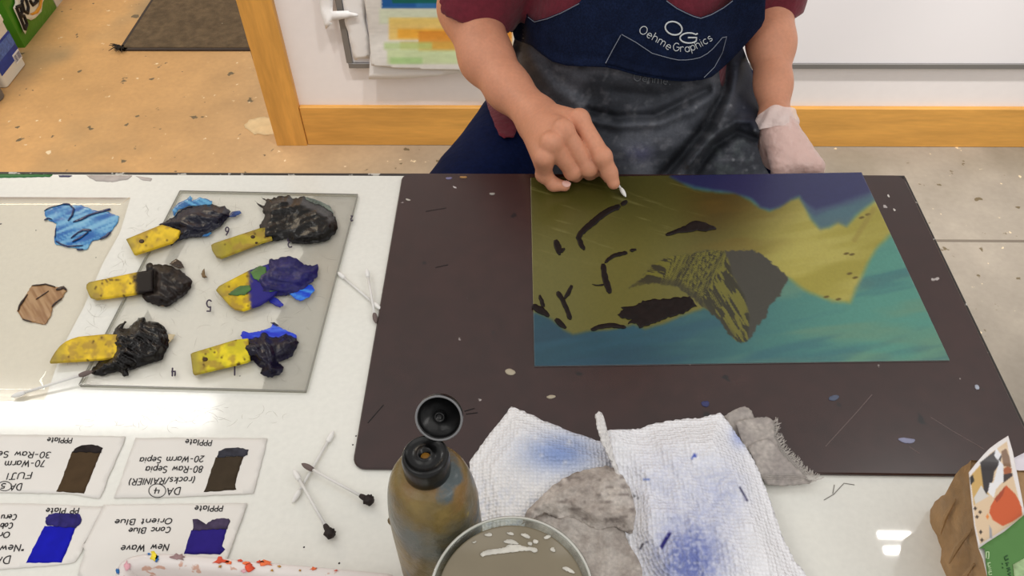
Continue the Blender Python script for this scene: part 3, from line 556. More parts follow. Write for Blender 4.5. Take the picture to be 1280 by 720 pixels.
def pile(poly,col,h,label,s,ang=.3,rough=.28,zb=None,bump=.0035,fr=.09):
    z0=ZS if zb is None else zb; q=dens(poly,2.6,.9,True,s); c,sn=math.cos(ang),math.sin(ang)
    def top(u,v):
        d=-sdpoly(u,v,q); e=ss(-.5,11,d); a=u*c+v*sn; b=-u*sn+v*c
        rid=1-abs(2*fbm(a*.03+.6*fbm(u*.05,v*.05,s+3),b*fr,s,3)-1)*2; z=z0+.0006+e*(h*(.55+.35*fbm(u*.04,v*.04,s+9))+bump*np.clip(rid,0,1)+.0012*fbm(u*.35,v*.35,s+5))
        return P(u,v,z)
    def bot(u,v): p=top(u,v); p=p.copy(); p[...,2]=z0; return p
    o=sheet('ink_pile',q,top,bot,M('thick_ink',tuple(x*.62 for x in col),rough*.6,spec=.28,coat=.0,coat_r=.05,noise=[(60,.3),(300,.25)],bump=('noise',420,.35,.0010)),None,step=2.3,s=s)
    return tag(o,label,'ink','heaps of ink on the glass slab')
def scraper(poly,label,holes=(),s=1,tilt=0.,dark=None,col=((206,172,40),(232,196,44))):
    q=np.asarray(poly,float); c0=q.mean(0)
    def zt(u,v): return np.full(u.shape,ZS+.0052)
    def cf(u,v):
        c=mix(col[0],col[1],ss(.35,.65,fbm(u*.08,v*.1,s))); c=mix(c,(150,118,60),.6*ss(.5,.66,fbm(u*.11,v*.13,s+3)));
        t=((u-q[:,0].min())/(np.ptp(q[:,0]))); c=mix(c,(146,130,70),.75*ss(.32,.0,t)); c=mix(c,(80,56,20),ss(.72,.77,fbm(u*.22,v*.22,s+6)))
        if dark is not None: c=mix(c,dark[1],ss(dark[0]-.05,dark[0]+.05,t+.12*(fbm(u*.2,v*.2,s+8)-.5)))
        return c
    o=sheet('ink_scraper',q,(lambda u,v:P(u,v,zt(u,v))),(lambda u,v:P(u,v,zt(u,v))-np.array([0,0,.0026])),M('yellow_plastic',rough=.42,spec=.15,attr=True,noise=(120,.06)),None,step=2.5,s=s,col=cf)
    me=o.data
    tag(o,label,'scraper','yellow scrapers on the glass slab')
    for h in holes:
        l=[(h[0]+h[2]*1.3*math.cos(a),h[1]+h[2]*math.sin(a)) for a in np.linspace(0,2*math.pi,14)[:-1]]
        sheet('hanging_hole',l,(lambda u,v:P(u,v,zt(u,v)+.0002)),(lambda u,v:P(u,v,zt(u,v)-.0003)),M('hole_brown',(62,40,12),.6),o,step=2)
    return o
c5=lambda pts:crop(140,230,.25,pts); c7=lambda pts:crop(220,330,.25,pts)
# small thin smears under the piles
cy=smear('ink_film',c5([(300,130),(335,95),(375,75),(390,58),(402,70),(400,85),(440,65),(500,85),(500,105),(440,110),(390,108),(330,130),(310,162)]),ZS,streak((100,170,210),(30,90,150),.5,15),None,slab)
smear('ink_film',c5([(430,262),(470,230),(500,245),(480,262)]),ZS,streak((60,130,180),(30,90,150),.5,15),None,slab)
smear('ink_film',c5([(585,165),(600,140),(640,133),(648,146),(610,165)]),ZS,streak((24,40,90),(60,90,150),.5,16),None,slab)
smear('ink_film',c5([(960,62),(1040,85),(1090,110),(1110,150),(1060,130),(960,90)]),ZS,streak((120,130,120),(60,70,66),.5,17),None,slab)
smear('ink_film',c5([(885,545),(940,500),(1000,505),(1014,530),(985,568),(940,585),(910,572)]),ZS,streak((70,150,230),(16,60,200),.3,18),None,slab)
smear('ink_film',c5([(770,575),(800,560),(830,575),(860,605),(840,618),(800,600)]),ZS,streak((30,30,130),(50,60,170),.3,19),None,slab)
smear('ink_film',c7([(322,358),(335,335),(365,345),(420,335),(470,320),(482,300),(520,318),(600,352),(606,375),(500,380),(420,372),(345,390)]),ZS,streak((80,120,230),(20,40,190),.1,20),None,slab)
smear('ink_film',c7([(470,292),(490,292),(515,308),(500,312)]),ZS,streak((20,20,50),(20,30,90),.1,22),None,slab)
smear('ink_film',c6([(770,400),(800,370),(830,372),(820,392),(790,420)]),ZS,streak((200,184,150),(180,160,120),.1,23),None,slab)
smear('ink_film',c5([(165,580),(200,600),(262,612),(262,602),(200,585)]),ZS,streak((150,120,80),(100,70,40),.1,24),None,slab)
smear('ink_film',c5([(285,400),(320,375),(345,388),(362,418),(335,422)]),ZS,streak((90,66,40),(40,26,16),.1,25),None,slab)
smear('ink_film',c5([(445,450),(460,422),(466,455),(478,468),(455,470)]),ZS,streak((60,40,26),(120,96,60),.1,26),None,slab)
smear('ink_film',c5([(720,575),(700,640),(706,650),(735,590)]),ZS,streak((60,40,26),(120,96,60),.1,26),None,slab) if False else None
scraper(c5([(70,276),(240,206),(250,203),(340,232),(330,262),(300,290),(118,350),(108,348)]),'yellow plastic scraper under the dark navy ink, at the far left of the slab',[(177,301.5,2.6)],3)
scraper(c5([(495,305),(510,296),(735,222),(790,215),(800,275),(748,290),(545,367),(520,360),(500,330)]),'olive yellow scraper with its end in the large round black brown heap',[(316,296,2.2),(320.5,303.5,1.4)],4,col=((160,146,44),(176,158,50)))
scraper(c6([(408,152),(410,135),(422,124),(640,78),(724,64),(722,165),(660,175),(455,203),(425,192)]),'yellow scraper with brown ink on its end, on the left in the middle row',[],5,dark=(.74,(20,12,10)))
scraper(c5([(520,530),(535,510),(690,430),(780,400),(840,520),(800,562),(740,602),(655,630),(612,622),(590,608)]),'wide yellow scraper smeared green with its end in the violet blue heap',[],6,dark=(.52,(40,36,120)),col=((200,170,30),(226,196,30)))
scraper(c6([(235,503),(245,480),(262,453),(285,425),(312,404),(340,392),(372,382),(500,370),(570,372),(560,478),(480,487)]),'yellow scraper with a rounded tip, nearest left, its end in the glossy black heap',[],7)
scraper(c7([(73,450),(85,443),(300,378),(360,372),(370,478),(355,487),(92,550),(85,546)]),'yellow scraper with square end, nearest right, its end in the lumpy dark navy heap',[(256.5,449,2.6)],8,col=((196,182,40),(226,206,40)))
green=M('green_smear',(70,110,50),.4,noise=(80,.3))
for q in (c5([(580,550),(640,510),(690,505),(695,530),(660,555),(610,560)]),c5([(690,440),(740,410),(770,415),(775,470),(740,490),(705,470)]),c5([(780,520),(820,510),(830,530),(790,540)])):
    tag(sheet('ink_smear',q,(lambda u,v:P(u,v,np.full(u.shape,ZS+.0058))),(lambda u,v:P(u,v,np.full(u.shape,ZS+.0054))),green,bpy.data.objects['ink_scraper.003'],step=2.5,jit=.7))
pile(c5([(235,205),(262,190),(300,170),(322,148),(345,128),(420,108),(500,102),(540,112),(565,108),(590,135),(585,160),(560,185),(540,215),(490,240),(440,262),(380,268),(330,285),(292,308),(285,290),(330,255),(338,230),(290,212)]),(22,22,50),.007,'dark navy ink heap with a cyan fringe at the far left of the slab',11,.3)
pile(c5([(745,65),(770,78),(800,72),(850,58),(890,58),(900,72),(930,70),(960,62),(972,78),(1010,95),(1060,110),(1100,140),(1122,175),(1128,220),(1110,250),(1080,278),(1040,290),(970,300),(900,295),(870,268),(830,285),(790,285),(745,300),(738,250),(735,215),(760,170),(765,150),(750,135),(755,118),(735,108),(712,84),(745,105),(765,108),(772,88)]),(34,30,27),.008,'largest heap, round black brown ink at the far right of the slab',12,-.2)
pile(c6([(640,110),(655,78),(690,72),(695,40),(715,30),(725,42),(760,40),(800,42),(820,55),(860,70),(880,90),(908,110),(905,145),(885,175),(850,200),(815,225),(790,238),(750,235),(700,218),(672,195),(665,172),(700,170),(722,160),(722,70),(690,80)]),(38,26,22),.007,'matte dark brown ink heap at the left of the slab in the middle row',13,.6,.5,fr=.14)
pile(c5([(690,432),(720,420),(780,405),(788,375),(820,378),(850,362),(890,362),(930,375),(945,392),(970,405),(1000,408),(1032,400),(1028,440),(1025,460),(1000,490),(960,520),(940,532),(905,545),(870,555),(830,555),(785,572),(740,562),(715,555),(730,520),(700,500),(708,470)]),(44,38,140),.007,'bright violet blue ink heap at the right of the middle row',14,.2,.6)
pile(c6([(505,375),(535,372),(545,345),(555,335),(590,308),(600,312),(575,345),(600,345),(640,310),(655,295),(685,290),(690,310),(715,308),(750,315),(785,345),(790,370),(802,400),(795,430),(785,450),(770,485),(740,498),(700,510),(660,525),(620,535),(605,545),(608,565),(585,572),(578,555),(560,545),(520,555),(480,565),(440,562),(425,545),(450,520),(470,490),(510,480),(535,445),(520,420),(530,395)]),(22,16,15),.007,'glossy black ink heap nearest the camera on the left of the slab',15,.5,.14,bump=.006,fr=.2)
pile(c7([(322,392),(350,380),(420,362),(430,342),(450,345),(465,360),(480,368),(520,362),(550,350),(580,358),(600,372),(612,390),(602,420),(590,440),(575,465),(540,478),(510,488),(535,515),(535,530),(520,552),(495,560),(480,567),(440,560),(420,545),(430,520),(400,500),(385,480),(345,480),(338,455),(325,430)]),(28,22,56),.007,'lumpy dark navy ink heap nearest the camera on the right of the slab',16,1.2,.2)
# ================================================================== COTTON SWABS
cot=M('cotton',(234,232,228),.9,bump=('noise',900,.4,.0006)); stickm=M('swab_stick',(226,224,220),.5); blackt=M('ink_tip',(38,28,26),.6,noise=(300,.4),bump=('noise',500,.8,.001)); greyt=M('stained_cotton',(110,96,92),.8); bluem=M('blue_stain',(120,136,180),.6)
SWL=.0762
g=G(); g.tube([(-.031,0,0),(.031,0,0)],.00135,8); sw_stick=bpy.data.meshes.new('stick'); sw_stick.from_pydata(g.V,[],g.F); sw_stick.materials.append(stickm)
g=G(); xs=np.linspace(0,1,10); g.tube([(.0255+.0128*x,0,0) for x in xs],[max(.0003,.0026*math.sin(math.pi*min(1,(.18+.82*x))**1.0)**.6*(1.0 if x<.98 else .3)) for x in xs],10)
sw_tip=bpy.data.meshes.new('cotton_tip'); sw_tip.from_pydata(g.V,[],g.F); sw_tip.materials.append(cot)
g=G(); pr=[]; 
for i in range(9):
    a=math.pi*i/8; 
    pr.append((max(.0002,.0045*math.sin(a)),-.005*math.cos(a)))
g.lathe(pr,(0,0,0),14,lambda t,z:1+.25*math.sin(3*t+z*900)); g.V=[(.0345+z,x,y) for x,y,z in g.V]
sw_blob=bpy.data.meshes.new('ink_clot'); sw_blob.from_pydata(g.V,[],g.F); sw_blob.materials.append(blackt)
for me in (sw_stick,sw_tip,sw_blob): me.polygons.foreach_set('use_smooth',np.ones(len(me.polygons),bool))
def swab(a,b,label,end='clean',start='clean',stick=None):
    """a = start point, b = end point in the world"""
    a=np.array(a);b=np.array(b); c=(a+b)/2; L=np.linalg.norm(b-a)
    e=empty('cotton_swab',c,label,'cotton swab','cotton swabs'); e.rotation_mode='QUATERNION'; e.rotation_quaternion=Vector(b-a).to_track_quat('X','Z'); e.scale=(L/SWL,1,1) if abs(L/SWL-1)<.0 else (1,1,1)
    def part(name,me,mt=None,flip=False):
        o=bpy.data.objects.new(name,me); COL.objects.link(o); o.parent=e
        if flip: o.rotation_euler=(0,0,math.pi)
        if mt: o.material_slots[0].link='OBJECT'; o.material_slots[0].material=mt
        return o
    part('stick',sw_stick,stick); part('cotton_tip',sw_tip,greyt if start=='grey' else None,True)
    part('cotton_tip',sw_tip,{'grey':greyt,'ink':blackt}.get(end))
    if end=='ink': tag(part('ink_clot',sw_blob),'black clot of ink on the tip')
    return e
SR=.0027
def sp(p0,p1,z0=SR,z1=SR,L=SWL):     # keep direction on the table and the true length, anchored at p0
    a=P(p0[0],p0[1],T+z0); b=P(p1[0],p1[1],T+z1); d=(b-a)/np.linalg.norm(b-a); m_=(a+b)/2; return m_-d*L/2,m_+d*L/2
a,b=sp((416,541),(367,626)); swab(a,b,'clean white cotton swab lying underneath two inky swabs left of the bottle')
a,b=sp((378,580),(464,627),.0075,.0065); swab(a,b,'swab with black clot on its right end, lying across a clean swab','ink','grey')
a,b=sp((368,589),(413,668),.0065,.0065); swab(a,b,'blue streaked cotton swab with black tip pointing toward the paint tray','ink','clean',bluem if False else None)
a,b=sp((424,342),(474,385)); swab(a,b,'clean white swab slanting from the slab edge toward the brown board')
a,b=sp((459,341),(469,398),.0075,.004); swab(a,b,'white swab with a greyed tip crossing another beside the brown board','grey')
a,b=sp((20,494),(110,466),.004,.009); swab(a,b,'white swab at far left leaning up into the glossy black heap','grey')
a=P(782.5,246,ZP+.0025); b=P(756,204,T+.026); d=(b-a)/np.linalg.norm(b-a); HSW=(a,a+d*SWL); swab(a+d*SWL,a,'white cotton swab held in the bare hand, dabbing the painted plate','clean')
# ================================================================== SAMPLE CARDS
card_m=M('card_stock',(226,222,216),.7,noise=(25,.02)); pen=M('black_pen',(22,20,24),.5)
c8=lambda pts:crop(0,530,.2656,pts)
def card(poly,label,sw,dark,texts,swcol,dkcol,z,circle=None,dirt=None):
    ct,cb=flat(T+z,.0007)
    o=sheet('sample_card',c8(poly),ct,cb,card_m,step=6,jit=.35,s=abs(int(poly[0][0]))+3); tag(o,label,'card','ink sample cards on the table')
    zz=T+z+.0007; f=lambda k:((lambda u,v:P(u,v,np.full(u.shape,zz+k))),(lambda u,v:P(u,v,np.full(u.shape,zz))))
    a,b=f(.0002); sheet('colour_swatch',dens(c8(sw),4,.4),a,b,M('swatch_ink',swcol,.7,spec=.1,noise=(90,.12)),o,step=4)
    a,b=f(.0004); sheet('overprint_swatch',dens(c8(dark),3,.7),a,b,M('swatch_dark',dkcol,.7,spec=.1,noise=(140,.35)),o,step=3)
    for s_,p0,p1,up in texts: strokes('handwriting',textpx(s_,c8([p0])[0],c8([p1])[0],(up[0]*.2656,up[1]*.2656)),lambda u,v:P(u,v,np.full(u.shape,zz+.0002)),.00048,pen,o,5)
    L=[]
    if circle: 
        for cc in circle: L.append([c8([(cc[0]+cc[2]*math.cos(t),cc[1]+cc[3]*math.sin(t))])[0] for t in np.linspace(0,6.4,26)])
    if L: strokes('circled_mark',L,lambda u,v:P(u,v,np.full(u.shape,zz+.0002)),.00036,pen,o,5)
    return o
card([(-60,50),(300,52),(590,58),(585,80),(570,112),(545,165),(530,205),(505,255),(495,292),(480,325),(468,348),(440,348),(330,328),(0,322),(-60,322)],'torn white card with a tall dark brown swatch, farthest left of the four',
 [(340,130),(476,128),(395,328),(330,322),(264,318),(290,265),(318,185)],[(338,132),(360,112),(385,102),(430,96),(470,104),(482,112),(476,136)],
 [('PPPlate',(340,66),(226,64),(-6,24)),('30-Raw Sepia',(240,132),(-75,128),(-8,28)),('70-Warm Sepia',(215,170),(-110,178),(-8,30)),('FUJI',(152,226),(36,232),(-9,30)),('DA',(104,280),(52,282),(-8,32)),('5',(28,280),(10,280),(-6,22))],(74,58,40),(40,34,34),.0006,[(22,292,32,22)])
card([(638,66),(900,64),(1257,67),(1240,140),(1215,240),(1192,326),(1000,335),(800,345),(536,348),(570,260),(600,170)],'torn white card with brown swatch and circled number, beside the clean and inky swabs',
 [(1015,157),(1148,150),(1130,200),(1116,245),(1106,285),(1112,310),(1040,315),(958,320),(972,290),(985,245),(1000,200)],[(1020,156),(1030,130),(1060,116),(1120,110),(1168,120),(1165,145),(1148,152)],
 [('PPPlate',(998,76),(876,72),(-6,26)),('20-Warm Sepia',(962,150),(662,158),(-8,28)),('80-Raw Sepia',(956,198),(690,200),(-8,30)),('(rocks/RAINIER)',(920,248),(612,258),(-9,30)),('DA',(850,298),(790,302),(-8,34)),('4',(752,300),(728,300),(-6,28))],(64,54,42),(58,58,66),.0006,[(740,314,40,32)])
card([(-60,372),(200,376),(455,388),(490,388),(478,415),(440,480),(425,520),(395,560),(385,600),(352,648),(330,655),(210,668),(0,684),(-60,684)],'torn white card with a vivid blue swatch at the left edge',
 [(210,480),(356,486),(325,570),(290,652),(122,654),(160,575)],[(215,440),(230,428),(262,420),(330,420),(375,424),(385,450),(372,478),(356,490),(290,484),(222,478),(212,460)],
 [('PP Plate',(372,395),(220,396),(-6,26)),('Ceru',(80,425),(10,428),(-7,26)),('Cob',(62,465),(5,468),(-7,26)),('Or',(48,508),(0,510),(-7,26)),('"New"',(118,565),(-15,575),(-8,32)),('DA',(50,620),(-20,630),(-9,36))],(22,24,168),(48,42,108),.0006)
card([(488,380),(800,376),(1162,372),(1140,440),(1110,520),(1080,605),(1050,680),(1000,760),(500,760),(365,712),(372,690),(398,595),(388,575),(412,540),(430,500),(450,460),(470,420)],'torn white card with a violet blue swatch, partly under the tray rim',
 [(900,500),(1068,490),(1055,540),(1045,575),(1060,590),(1035,614),(866,612),(880,560)],[(905,502),(912,475),(906,450),(930,448),(955,462),(970,472),(990,456),(1020,445),(1078,444),(1084,460),(1070,492)],
 [('PPPlate',(1050,384),(920,386),(-6,26)),('Orient Blue',(812,444),(545,450),(-8,26)),('Conc Blue',(805,485),(610,490),(-8,26)),('New Wave',(796,565),(574,572),(-9,32))],(44,32,120),(70,60,84),.0013)
# ================================================================== BOTTLE
bt=P(531,567,T+.197); BC=np.array([bt[0],bt[1],T])
bo=empty('ink_bottle',BC,'mottled olive brown squeeze bottle smeared with ink, black flip cap open','bottle')
def bottlem():
    mt=M('grimy_bottle',(112,94,50),.38,coat=.3,coat_r=.2,noise=[(22,.35),(90,.2)],bump=('noise',80,.6,.005)); nt=mt.node_tree; N=nt.nodes;L=nt.links; b=N['Principled BSDF']
    src=b.inputs['Base Color'].links[0].from_socket; tc=N.new('ShaderNodeTexCoord'); 
    for (sc,lo,hi,c,off) in ((14,.54,.66,(94,98,92),3.),(20,.56,.66,(122,92,46),9.),(26,.60,.66,(74,84,86),17.),(30,.66,.70,(206,180,50),31.)):
        mp=N.new('ShaderNodeMapping'); mp.inputs['Location'].default_value=(off,off*.7,off*.3); L.new(tc.outputs['Object'],mp.inputs['Vector'])
        nz=N.new('ShaderNodeTexNoise'); nz.inputs['Scale'].default_value=sc; nz.inputs['Detail'].default_value=5; L.new(mp.outputs['Vector'],nz.inputs['Vector'])
        mr=N.new('ShaderNodeMapRange'); mr.inputs['From Min'].default_value=lo; mr.inputs['From Max'].default_value=hi; L.new(nz.outputs['Fac'],mr.inputs['Value'])
        mx=N.new('ShaderNodeMix'); mx.data_type='RGBA'; L.new(mr.outputs[0],mx.inputs['Factor']); L.new(src,mx.inputs['A']); mx.inputs['B'].default_value=(*lin(c),1); src=mx.outputs['Result']
    L.new(src,b.inputs['Base Color']); return mt
RB=.0322
g=G(); pr=[(RB-.004,0),(RB-.001,.002),(RB,.006),(RB,.10)]
for k in range(1,13):
    a=math.pi/2*k/12; pr.append((.0132+(RB-.0132)*math.cos(a)**.58 if k<12 else .0132,.135+ .0 -.035+.075*math.sin(a)**1.0))
pr=[(r,z) for r,z in pr]; pr+=[(.0128,.1765),(.0128,.180)]
g.lathe(pr,BC,48,lambda t,z:1+.012*math.sin(2*t+z*40)*(z<.12)+.006*math.sin(5*t+z*90)*(z<.15)); g.obj('bottle_body',bottlem(),bo,smooth=True)
capm=M('black_cap',(10,10,11),.28,spec=.3,coat=.15,bump=('noise',200,.2,.001),noise=(200,.3)); 
g=G(); g.lathe([(.0142,.177),(.0150,.1775),(.0152,.1795),(.0152,.191),(.0146,.1945),(.0128,.197),(.0124,.1962),(.0052,.1962),(.0050,.1972),(.0036,.1972),(.0034,.192)],BC,40); cp=g.obj('cap',capm,bo,smooth=True)
g=G(); g.lathe([(.0,.1922),(.0033,.1922),(.003,.1932),(0,.1934)],BC,16); g.obj('spout_ink',M('ochre_ink',(150,104,30),.4),cp)
# open lid: a shallow dish facing the camera
lc=P(553,512,T+.212); hinge=BC+np.array([.004,.0150,.193])
lc=np.array([hinge[0]+.0045,hinge[1]+.006,hinge[2]+.0142]); nrm=np.array([-.05,-.80,.60]); nrm/=np.linalg.norm(nrm); ax=np.cross([0,0,1.],nrm); ax/=np.linalg.norm(ax); ay=np.cross(nrm,ax)
def dish(prof,n=36,cap=True):
    g=G(); g.lathe(prof,(0,0,0),n,None,cap); g.V=[tuple(lc+ax*x+ay*y+nrm*z) for x,y,z in g.V]; return g
dish([(.0115,-.0045),(.0142,-.003),(.0150,.0),(.0150,.0035),(.0142,.004),(.0130,.003),(.0126,-.0012),(.0,-.0016)]).obj('flip_lid',capm,bo,smooth=True)
lid=bpy.data.objects['flip_lid']; dish([(.0034,-.0016),(.0034,.0022),(.0026,.0026),(.0022,.0008),(0,.0006)],20).obj('plug',capm,lid,smooth=True)
dish([(.0148,.0034),(.0152,.0040),(.0146,.0046),(.0138,.0040)],36,False).obj('worn_rim',M('worn_grey',(120,120,122),.35),lid,smooth=True)
g=G(); 
for dx in (-.005,.005): g.tube([hinge+[dx,-.001,-.003],hinge+[dx*1.1+.001,.002,.001],hinge+[dx*1.1+.002,.003,.004]],[.0016,.0012,.0016],8)
g.obj('hinge_strap',M('hinge_dirty',(110,104,84),.45),bo)
g=G(); p=BC+np.array([-RB-.0005,0.003,.098]); g.lathe([(.0,-.004),(.003,-.002),(.0034,.001),(.002,.004),(0,.0045)],p,12); g.obj('dried_drip',M('drip_brown',(96,76,40),.5),bo)
# ================================================================== GLASS JAR
JZ=T+.145; jc=P(639.5,741,JZ); JC=np.array([jc[0],jc[1],T]); JR=.0472*(CAM[2]-JZ)/.485
JR=abs(P(744,741,JZ)[0]-P(535,741,JZ)[0])/2
ja=empty('glass_jar',JC,'round clear glass jar of murky grey brown wash standing at the near edge','jar')
glassm=Mclear('jar_glass',(232,236,232),haze=.03)
hj=JZ-T
g=G(); g.lathe([(JR-.006,0),(JR-.002,.002),(JR-.001,.008),(JR-.001,hj-.01),(JR,hj-.004),(JR,hj-.001),(JR-.002,hj),(JR-.004,hj-.002),(JR-.0045,hj-.012),(JR-.0045,.010),(JR-.008,.006)],JC,64); g.obj('glass_wall',glassm,ja,smooth=True)
g=G(); k=np.linspace(0,2*math.pi,65); g.tube([(JC[0]+(JR-.0014)*math.cos(a),JC[1]+(JR-.0014)*math.sin(a),JZ-.0008) for a in k],.0010,8,False); g.obj('rim_bead',M('rim_glass',(190,188,180),.08,spec=.8,coat=1),ja,smooth=True)
g=G(); g.lathe([(JR-.0075,.0075),(JR-.0051,.012),(JR-.0051,hj-.0045),(JR-.006,hj-.005)],JC,64); g.obj('murky_wash',M('murky_liquid',(128,118,98),.12,spec=.5,noise=(30,.05)),ja,smooth=True)
glint_m=M('pale_glint',(206,202,192),.5,noise=(150,.15)); zl=JZ-.0045  # pale patches on the wash stand for broken reflections of the ceiling lights
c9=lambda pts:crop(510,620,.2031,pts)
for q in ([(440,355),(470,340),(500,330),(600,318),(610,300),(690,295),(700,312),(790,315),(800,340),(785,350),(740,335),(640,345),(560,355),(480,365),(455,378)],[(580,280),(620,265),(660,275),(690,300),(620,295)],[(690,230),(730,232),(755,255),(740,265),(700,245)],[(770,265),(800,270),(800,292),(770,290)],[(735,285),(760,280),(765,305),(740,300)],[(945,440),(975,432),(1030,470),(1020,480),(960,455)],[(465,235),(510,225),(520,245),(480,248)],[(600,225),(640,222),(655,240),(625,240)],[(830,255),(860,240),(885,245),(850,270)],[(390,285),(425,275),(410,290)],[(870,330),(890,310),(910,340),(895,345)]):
    sheet('glint_patch',dens(smoothpoly(c9(q),1),2.2,.5),(lambda u,v:P(u,v,np.full(u.shape,zl+.0004))),(lambda u,v:P(u,v,np.full(u.shape,zl-.0006))),glint_m,bpy.data.objects['murky_wash'],step=3)
# ================================================================== PAINT TRAY
ZT=T+.034
rim=[(139,735),(141,720),(147,704),(156,697),(167,692.5),(188,689),(231,691.5),(280,696),(376,705),(450,711.5),(482,714.5),(492,717),(498,724),(502,740)]
rw=[P(u,v,ZT) for u,v in rim]; cxy=(rw[0]+rw[-1])/2; near=[np.array([rw[-1][0]-.004,rw[-1][1]-.10,ZT]),np.array([rw[-1][0]-.02,rw[-1][1]-.115,ZT]),np.array([rw[0][0]+.03,rw[0][1]-.115,ZT]),np.array([rw[0][0]+.008,rw[0][1]-.10,ZT])]
loop=[p[:2] for p in rw]+[p[:2] for p in near]; loop=dens(smoothpoly(loop,1),.004); cen=loop.mean(0)
# inward offset rings -> rolled rim, sloping wall, floor
def inset(L,d):
    t=np.roll(L,-1,0)-np.roll(L,1,0); t/=np.linalg.norm(t,axis=1)[:,None]+1e-12; n=np.stack([-t[:,1],t[:,0]],1)
    if ((L+n*.001-cen)**2).sum()>((L-cen)**2).sum(): n=-n
    return L+n*d
g=G(); rings=[(.012,0,1),(.006,.0,1),(.0012,ZT-T-.010,1),(-.0002,ZT-T-.004,1),(.0012,ZT-T-.0008,1),(.004,ZT-T,1),(.009,ZT-T-.001,1),(.0115,ZT-T-.004,1),(.013,ZT-T-.016,1),(.020,.004,1)]
n=len(loop); V=[];F=[]
for d,z,_ in rings: q=inset(loop,d); V+=[(x,y,T+z) for x,y in q]
for k in range(len(rings)-1): F+=[(k*n+i,k*n+(i+1)%n,(k+1)*n+(i+1)%n,(k+1)*n+i) for i in range(n)]
F+=[tuple(range(n-1,-1,-1)),tuple(range((len(rings)-1)*n,len(rings)*n))]
A=sum(loop[i][0]*loop[(i+1)%n][1]-loop[(i+1)%n][0]*loop[i][1] for i in range(n))
if A<0: F=[f[::-1] for f in F]
tr=mesh('paint_tray',V,F,M('tray_plastic',(222,214,210),.4,coat=.2,noise=[(20,.05)],speck=(60,.635,(200,160,142)),speck2=(34,.67,(186,178,180))),smooth=True); tag(tr,'white plastic paint tray with a paint splashed rolled rim at the near edge','tray')
rs=np.random.RandomState(5)
def blot(c,r,col,nm='paint_blotch',s=0):
    R_=np.random.RandomState(s); q=[(c[0]+r[0]*(1+.5*(R_.rand()-.5)*2)*math.cos(a),c[1]+r[1]*(1+.5*(R_.rand()-.5)*2)*math.sin(a)) for a in np.linspace(0,2*math.pi,15)[:-1]]
    sheet(nm,q,(lambda u,v:P(u,v,np.full(u.shape,ZT+.0004))),(lambda u,v:P(u,v,np.full(u.shape,ZT-.0016))),blotm[col],tr,step=2.5,s=s)
blotm={k:M('blotch_'+k,c,.4,noise=(150,.25)) for k,c in {'red':(216,74,40),'yellow':(222,200,50),'blue':(30,96,160),'orange':(230,110,60),'mauve':(150,120,120),'pink':(216,160,170),'ochre':(180,130,50)}.items()}
for i,(c,r,k) in enumerate([((192,695),(5,5),'yellow'),((196,699),(3,4),'blue'),((186,692),(2,1.6),'blue'),((222,696),(9,4),'mauve'),((275,701),(8,4),'red'),((286,703),(5,2.5),'orange'),((312,710),(5,5),'red'),((332,704),(9,3.4),'orange'),((325,702),(4,1.6),'red'),((308,704),(4,2),'orange'),((349,708),(2,1.5),'ochre'),((392,710.5),(4,2),'orange'),((275,708),(2,2),'ochre'),((158,707),(4,5),'pink'),((147,714),(2,4),'blue'),((420,713),(2,1),'red'),((305,714),(4,2),'pink'),((340,713),(2,1.4),'ochre'),((300,700.5),(3,1.4),'red'),((375,713),(2,1),'ochre')]): blot(c,r,k,s=i)
# ================================================================== PAPER TOWELS AND RAGS
def towelm(n,**k): return M(n,rough=.85,attr=True,bump=('vor',300,.9,.0026),noise=(500,.03),sheen=.1)
def bluedot(u,v,base,blue,k): return mix(base,blue,k)
def cloth(name,poly,zf,mat,label,cat,col,parent=None,th=.0012,step=5,jit=.8,s=1,group=None):
    o=sheet(name,poly,(lambda u,v:P(u,v,zf(u,v))),(lambda u,v:P(u,v,zf(u,v))-np.array([0,0,th])),mat,parent,step=step,jit=jit,col=col,s=s)
    if label: tag(o,label,cat,group)
    return o
LT=[(639,508),(612,542),(586,578),(592,615),(600,660),(600,712),(660,740),(745,700),(800,610),(775,559),(735,547),(680,526),(655,514)]
def zl_(u,v): 
    e=ss(0,36,-sdpoly(u,v,LT)); return T+.0062+e*(.006+.004*fbm(u*.02,v*.02,3))+.004*np.exp(-(sdline(u,v,[(640,510),(690,560),(760,570)])/14)**2)*e
def cl_(u,v):
    b=np.exp(-(((u-700)/46)**2+((v-566)/24)**2)); c=np.full(u.shape+(3,),0.)+np.array([238,237,238]); c=mix(c,(120,146,206),.85*b*ss(.2,.6,fbm(u*.3,v*.3,8)+.2)); c=mix(c,(170,182,214),.5*ss(.5,.7,fbm(u*.03,v*.04,9))*ss(640,600,v*.0+u*0+640)*0+.35*ss(.55,.7,fbm(u*.25,v*.25,12))*ss(560,660,v)); return c
cloth('paper_towel',LT,zl_,towelm('quilted_towel'),'folded white paper towel with a pale blue stain, just right of the bottle','paper towel',cl_)
RGm=lambda n:M(n,rough=.95,attr=True,bump=('noise',260,.8,.002),noise=[(90,.10),(400,.12)])
RG=[(648,662),(658,645),(672,632),(700,620),(760,610),(800,650),(830,720),(830,780),(700,780),(668,720)]
def zr_(u,v): return T+.012+.006*ss(0,30,-sdpoly(u,v,RG))+.004*fbm(u*.05,v*.04,6)
def cr_(u,v): return mix((158,149,142),(182,174,167),ss(.35,.65,fbm(u*.05,v*.05,3)))*(.9+.2*fbm(u*.4,v*.4,7))[...,None]
rag=cloth('grey_rag',RG,zr_,RGm('rag_weave'),'crumpled grey rag between the two white paper towels','rag',cr_,step=4)
